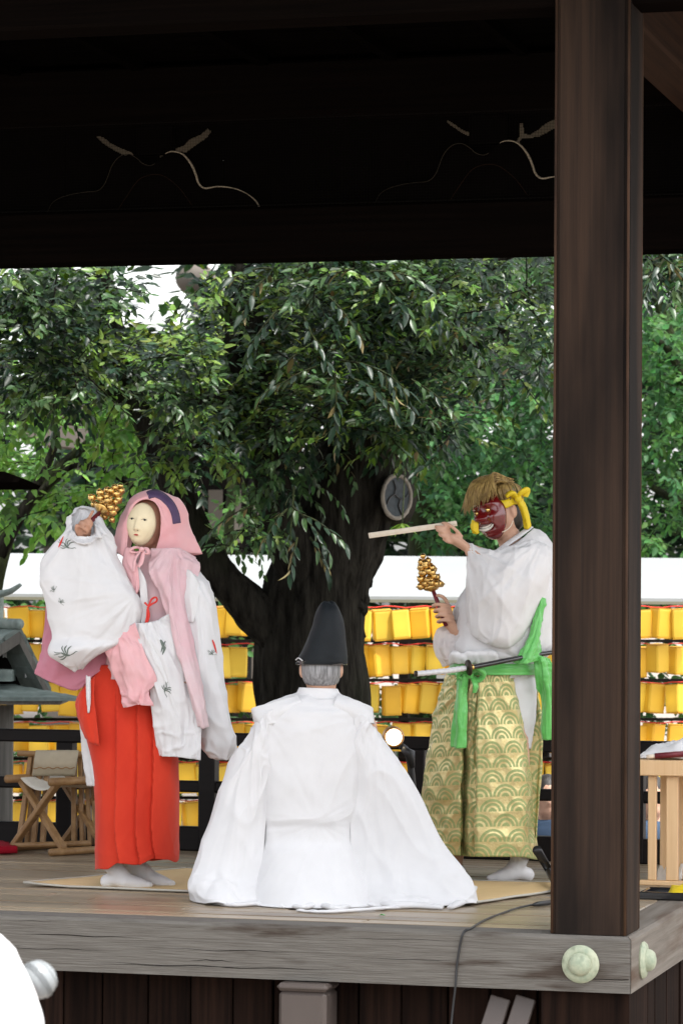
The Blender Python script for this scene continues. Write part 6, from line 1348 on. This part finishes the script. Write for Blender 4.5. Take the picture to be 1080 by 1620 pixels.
for (tx_, ty_), (bx, by), w_, h in zip(tops, bots, wm, ht_):
    P = []
    for k in range(12):
        a = 2*math.pi*k/12; f_ = (1-math.cos(a))/2; P.append((tx_+(bx-tx_)*f_, ty_+(by-ty_)*f_, w_+h*math.sin(a)*(1 if f_ < 0.5 else 0.75)))
    rr.append(P)
cloth_obj('near_sleeve', M['white2'], mn, rr, MD, 100, 130, amp=0.010, nf=8, seed=63, env=lambda u, v: 0.2+0.5*np.sin(v*3.1), wr=0.16, nv=3, rad=[(862, 850, 30, 0.017, 4, 190), (735, 862, 26, 0.013, 7, 120)])
cloth_obj('far_sleeve', M['gauze'], mn, [[(716, 962, -.01), (724, 960, .05), (736, 962, .07)], [(708, 985, 0), (716, 990, .05), (728, 992, .06)], [(690, 996, .03), (706, 1004, .06), (726, 1008, .06)], [(685, 1024, .04), (704, 1030, .07), (726, 1030, .07)], [(699, 1056, .05), (712, 1052, .07), (726, 1046, .07)]], MD, 60, 40, closed=False, amp=0.008, nf=4, seed=65)
m = MB()
for k in range(9):
    x_ = 716+k*8+R_.uniform(-3, 3); px_tube(m, [(x_-7, 1050, .13, .008), (x_, 1036+R_.uniform(-4, 3), .16, .016), (x_+7, 1050, .145, .009)], MD, 10)
mod_remesh(m.build('waist_gathers', M['white2'], mn), 0.006, 4)
# green sash: belt, bow, tails
cloth_obj('sash_belt', M['green'], mn, [er(1050, 712, 850, .155, .135, 14), er(1058, 710, 851, .16, .14, 14), er(1068, 709, 852, .158, .14, 14)], MD, 14, 90, amp=0.004, nf=12, seed=71)
m = MB(); px_tube(m, [(742, 1066, .17, .012), (754, 1058, .20, .024), (764, 1066, .19, .020), (756, 1076, .18, .014), (743, 1068, .17, .010)], MD, 12, flat=0.55); px_tube(m, [(742, 1066, .17, .012), (732, 1060, .195, .020), (724, 1068, .19, .018), (733, 1074, .18, .012), (742, 1068, .17, .010)], MD, 12, flat=0.55)
m.ell(UV3(np.array([742, 1067, .19]), MD), (.018, .015, .018)); px_tube(m, [(746, 1070, .18, .012), (752, 1084, .195, .018), (750, 1096, .19, .012)], MD, 10, flat=0.4); m.build('sash_bow', M['green'], mn)
cloth_obj('sash_tail', M['green'], mn, [[(724, 1066, .16), (732, 1064, .19), (741, 1067, .17)], [(720, 1095, .165), (729, 1096, .195), (738, 1096, .175)], [(715, 1140, .165), (726, 1142, .20), (738, 1142, .18)], [(711, 1181, .165), (723, 1184, .195), (737, 1183, .18)]], MD, 50, 30, closed=False, amp=0.006, nf=3, seed=72)
cloth_obj('sash_shoulder', M['green'], mn, [[(853, 946, .13), (856, 944, .14), (859, 947, .12)], [(846, 975, .14), (852, 972, .16), (858, 975, .13)], [(836, 1005, .15), (846, 1003, .175), (856, 1004, .14)], [(822, 1030, .17), (838, 1030, .19), (858, 1028, .14)], [(811, 1048, .18), (832, 1050, .20), (856, 1044, .15)]], MD, 50, 36, closed=False, amp=0.010, nf=4, seed=73)
cloth_obj('sash_tail', M['green'], mn, [[(848, 1042, .13), (858, 1038, .16), (872, 1042, .12)], [(846, 1070, .13), (860, 1068, .155), (876, 1070, .11)], [(855, 1110, .10), (864, 1112, .13), (878, 1112, .10)], [(858, 1168, .08), (866, 1171, .11), (878, 1169, .08)]], MD, 60, 36, closed=False, amp=0.010, nf=4, seed=74)
# head: mask, wig, headband
Tm, Mm = head_frame(786, 815, 0.030, MD, yaw=math.radians(50), roll=math.radians(13), pitch=math.radians(-4))
bm = [(0, .002, .012, .026, .020), (0, -.012, .017, .014, .026), (-.019, -.013, .012, .011, .013), (.019, -.013, .012, .011, .013), (-.042, .044, .024, .009, .017), (.042, .044, .024, .009, .017), (0, .058, .02, .02, .008), (-.035, .02, .018, .011, -.006), (.035, .02, .018, .011, -.006), (-.054, -.014, .02, .02, .016), (.054, -.014, .02, .02, .016),
      (0, -.050, .040, .011, -.016), (0, -.034, .046, .006, .008), (0, -.068, .038, .006, .011), (-.052, -.044, .008, .014, .008), (.052, -.044, .008, .014, .008), (0, -.087, .022, .012, .012), (-.066, .06, .02, .03, .012), (.066, .06, .02, .03, .012)]
Wm, (Xm, Ym, Zm) = relief(Tm, 0.086, 0.104, 0.025, bm, n=90, dome=0.062, chin=0.78)
mk = MB().grid(Wm).build('mask', M['maskr'], mn); mod_solid(mk, 0.006, -1)
for sx in (-1, 1):
    MB().ell(Tm(feat(Tm, Xm, Ym, Zm, sx*.035, .020, .004)), (.0125, .0095, .0105), Mm, 18, 12).build('eye', M['gold'], mk)
    MB().ell(Tm(feat(Tm, Xm, Ym, Zm, sx*.034, .019, .0125)), (.004, .003, .004), Mm).build('pupil', M['ink'], mk)
for zz_, cv in ((-.0435, -.0035), (-.0575, .003)):
    G = np.zeros((24, 6, 3))
    for i in range(24):
        s_ = i/23*2-1; x_ = s_*.048
        for j in range(6):
            hgt = (.0075 if zz_ > -.05 else .0055)*(1-0.55*s_*s_); z_ = zz_+(j/5*2-1)*hgt+0.012*s_*s_; y_ = feat(Tm, Xm, Ym, Zm, x_, -.050+0.012*s_*s_, 0)[1]+.009-0.010*s_*s_
            G[i, j] = Tm(np.array((x_, y_, z_)))
    o = MB().grid(G).build('teeth', M['teeth'], mk); mod_solid(o, 0.003)
G = np.zeros((20, 5, 3))
for i in range(20):
    s_ = i/19*2-1
    for j in range(5):
        z_ = -.050+(j/4*2-1)*.014*(1-.7*s_*s_)+0.012*s_*s_; G[i, j] = Tm(np.array((s_*.048, feat(Tm, Xm, Ym, Zm, s_*.048, -.050+.012*s_*s_, 0)[1]+.0045-.006*s_*s_, z_)))
MB().grid(G).build('mouth_gap', M['ink'], mk)
wg = MB(); wr = random.Random(4); n_st = 210
for k in range(n_st):
    a = wr.uniform(-1.0, 1.0); h_ = wr.uniform(-.02, .022); ln = wr.uniform(0.75, 1.08)
    st = np.array((a*.045+.004, -.035-.02*abs(a)+wr.uniform(-.02, .02), .122+h_*.4)); e_ = np.array((a*.100+wr.uniform(-.030, .012), .148-.060*a*a+wr.uniform(-.006, .012), .088-.045*ln+wr.uniform(-.022, .014)+.02*max(0, a))); mid1 = np.array((a*.070+wr.uniform(-.008, .008), .045, .140+h_+wr.uniform(-.006, .010))); mid2 = np.array((a*.094, .128-.050*a*a, .105+h_*.6))
    A = crv(np.array([st, mid1, mid2, e_]), 14); wg.tube(T(A), np.concatenate([np.full(8, .0042), np.linspace(.0040, .0008, 6)]), 5, cap=False, flat=0.6)
for k in range(70):
    a = wr.uniform(0.5, 2.6)*wr.choice((-1, 1)); st = np.array((.035*math.sin(a), -.03-.02*math.cos(a), .124)); e_ = np.array((.096*math.sin(a), -.02+.10*math.cos(a)*.9, .03+wr.uniform(-.01, .02))); md_ = np.array((.085*math.sin(a), -.02+.085*math.cos(a), .098))
    A = crv(np.array([st, md_, e_]), 12); wg.tube(T(A), np.concatenate([np.full(8, .0062), np.linspace(.0058, .0015, 4)]), 6, cap=False, flat=0.5)
wg.ell(T(np.array((0, -.012, .03))), np.array((.078, .096, .10))*0.98, Mx)
wg.build('wig', M['blond'], mn)
m = MB(); m.ell(T(np.array((0, -.03, -.01))), np.array((.076, .078, .085)), Mx, 20, 14); m.build('hair', M['darkhair'], mn)
G = np.zeros((60, 4, 3))
for i in range(60):
    a = i/59*2*math.pi
    for j in range(4): G[i, j] = T(np.array((.088*math.sin(a), .108*math.cos(a)-.006, .030+.010*math.cos(a)*-1+(j/3-.5)*.034+.003*math.sin(a*9))))
hb_ = MB().grid(G).build('headband', M['yellow'], mn); mod_solid(hb_, 0.004)
m = MB(); px_tube(m, [(818, 786, .06, .014), (826, 778, .07, .022), (832, 776, .06, .018), (830, 786, .06, .012)], MD, 10, flat=.5); px_tube(m, [(816, 788, .06, .014), (808, 780, .085, .022), (800, 786, .085, .016)], MD, 10, flat=.5)
m.ell(UV3(np.array([819, 789, .07]), MD), (.016, .016, .017)); m.build('headband_knot', M['yellow'], hb_)
cloth_obj('headband_tail', M['yellow'], hb_, [[(814, 786, .06), (819, 790, .075), (824, 788, .06)], [(820, 802, .055), (826, 804, .07), (831, 800, .055)], [(826, 822, .04), (832, 822, .06), (836, 818, .045)], [(829, 836, .03), (834, 838, .045), (839, 833, .03)]], MD, 26, 14, closed=False, amp=0.003, nf=3, seed=2)
cloth_obj('headband_tail', M['yellow'], hb_, [[(746, 822, .09), (750, 824, .10), (756, 828, .09)], [(744, 834, .09), (750, 838, .10), (757, 840, .09)], [(748, 844, .085), (754, 845, .095), (758, 842, .085)]], MD, 14, 10, closed=False, amp=0.002, nf=3, seed=3)
m = MB(); px_tube(m, [(811, 824, .07, .0022), (806, 834, .085, .0022), (796, 841, .095, .0022), (790, 840, .095, .0022)], MD, 6); m.build('mask_string', M['fan'], mk)
# what he holds and wears at the belt
wn = thing('wooden_baton', 'flat pale wooden baton pinched in the red-masked dancer\'s raised hand', 'baton', UV3(np.array([690, 836, .14]), MD))
a = UV3(np.array([583, 847.5, .16]), MD); b = UV3(np.array([722, 828, .12]), MD); m = MB(); m.bar(a, b, 0.024, 0.0055, upv=unit(-FW+UP*0.5), bev=0.001); m.build('blade', M['fan'], wn, smooth=False)
MB().bar(a+(b-a)*0.02+(-FW+UP*.5)*0.0045, b+(-FW+UP*.5)*0.0045, 0.014, 0.002, upv=unit(-FW+UP*0.5)).build('upper_slat', M['fan'], wn, smooth=False)
T5 = Leaves(); sp2 = thing('leafy_sprig', 'small green leafy sprig hanging beside the pale baton below the wound', 'sprig', U(635, 835, 17.0))
for k in range(9): T5.add(U(636, 828, 17.0), dirpx(-1+0.26*k, 0.15+0.1*math.sin(k), .3), np.array([0, 0, 1.]), .10, .024, jit(LG, .2), jit(LG, .2), .4)
T5.build('leaves', M['leaf2'], sp2, stuff=False); MB().tube([U(640, 742, 17.6), U(638, 790, 17.2), U(636, 829, 17.0)], 0.004, 6).build('stem', M['bark2'], sp2)
bells('bell_wand', 'golden bell cluster on a dark red handle held before the white robe', (682, 925, .075), (670, 884, .06), MD, None, 5, 0.044, (706, 990, .075))
sw = thing('sword', 'sword with white-wrapped hilt and black scabbard worn at the dancer\'s waist', 'sword', UV3(np.array([741, 1056, .24]), MD))
m = MB(); A = crv(np.array([(657, 1066, .30), (700, 1062, .27), (736, 1057, .245)]), 40); m.tube(UV3(A, MD), 0.0155+0.0012*np.sin(np.arange(40)*1.6), 14, flat=0.75); m.build('hilt', M['white2'], sw)
A = UV3(np.array([(656, 1066, .301), (659, 1065.8, .299)]), MD); MB().tube(A, 0.0165, 12, flat=.75).build('pommel', M['iron'], sw)
a, b = UV3(np.array([(739, 1056.6, .243), (743, 1056, .24)]), MD); MB().tube([a, a*.5+b*.5, b], [.032, .034, .032], 24).build('guard', M['iron'], sw)
A = crv(np.array([(743, 1056, .24), (780, 1049, .215), (815, 1042, .19), (860, 1034, .12), (940, 1024, .0), (1000, 1020, -.10)]), 40); MB().tube(UV3(A, MD), np.linspace(.0165, .013, 40), 14, flat=0.7).build('scabbard', M['scab'], sw)
a, b = UV3(np.array([(743.5, 1056, .24), (748, 1055, .237)]), MD); MB().tube([a, b], .0178, 14, flat=.72).build('scabbard_throat', M['gold'], sw)
# watchers seated behind the railing, almost hidden
for k, (px, py, lab, cm) in enumerate(((866, 1262, 'spectator in navy seated behind the railing beside the gold trousers', 'navy'), (1030, 1262, 'spectator in navy glimpsed behind the railing between the pale table legs', 'navy'))):
    SDp = 17.0; t = thing('person', lab, 'person', (*U(px, 1300, SDp)[:2], GZ), None); m = MB(); c = U(px, py, SDp); Tq, Mq = head_frame(px, py, 0, SDp)
    add_head(m, Tq, Mq); px_tube(m, [(px, py+26, 0, .05), (px, py+40, 0, .06), (px, py+90, 0, .13), (px, py+190, 0, .14)], SDp)
    for s in (-1, 1): px_tube(m, [(px+s*14, py+44, 0, .05), (px+s*52, py+60, 0, .05), (px+s*60, py+120, .05, .04), (px+s*30, py+150, .2, .03)], SDp); px_tube(m, [(px+s*20, py+190, 0, .08), (px+s*30, py+190, .4, .06), (px+s*30, py+290, .4, .045)], SDp)
    mod_remesh(m.build('body', M['skin'], t), 0.012, 2); cloth_obj('jacket', M[cm], t, [er(py+36, px-16, px+16, .07, .07), er(py+44, px-50, px+50, .1, .1), er(py+70, px-66, px+66, .14, .14), er(py+150, px-62, px+62, .16, .16), er(py+215, px-60, px+60, .17, .17)], SDp, 30, 40, amp=.008, nf=6, seed=k)
    m = MB(); m.ell(Tq(np.array((0, -.015, .02))), (.082, .098, .108), Mq); m.build('hair', M['darkhair'], t)
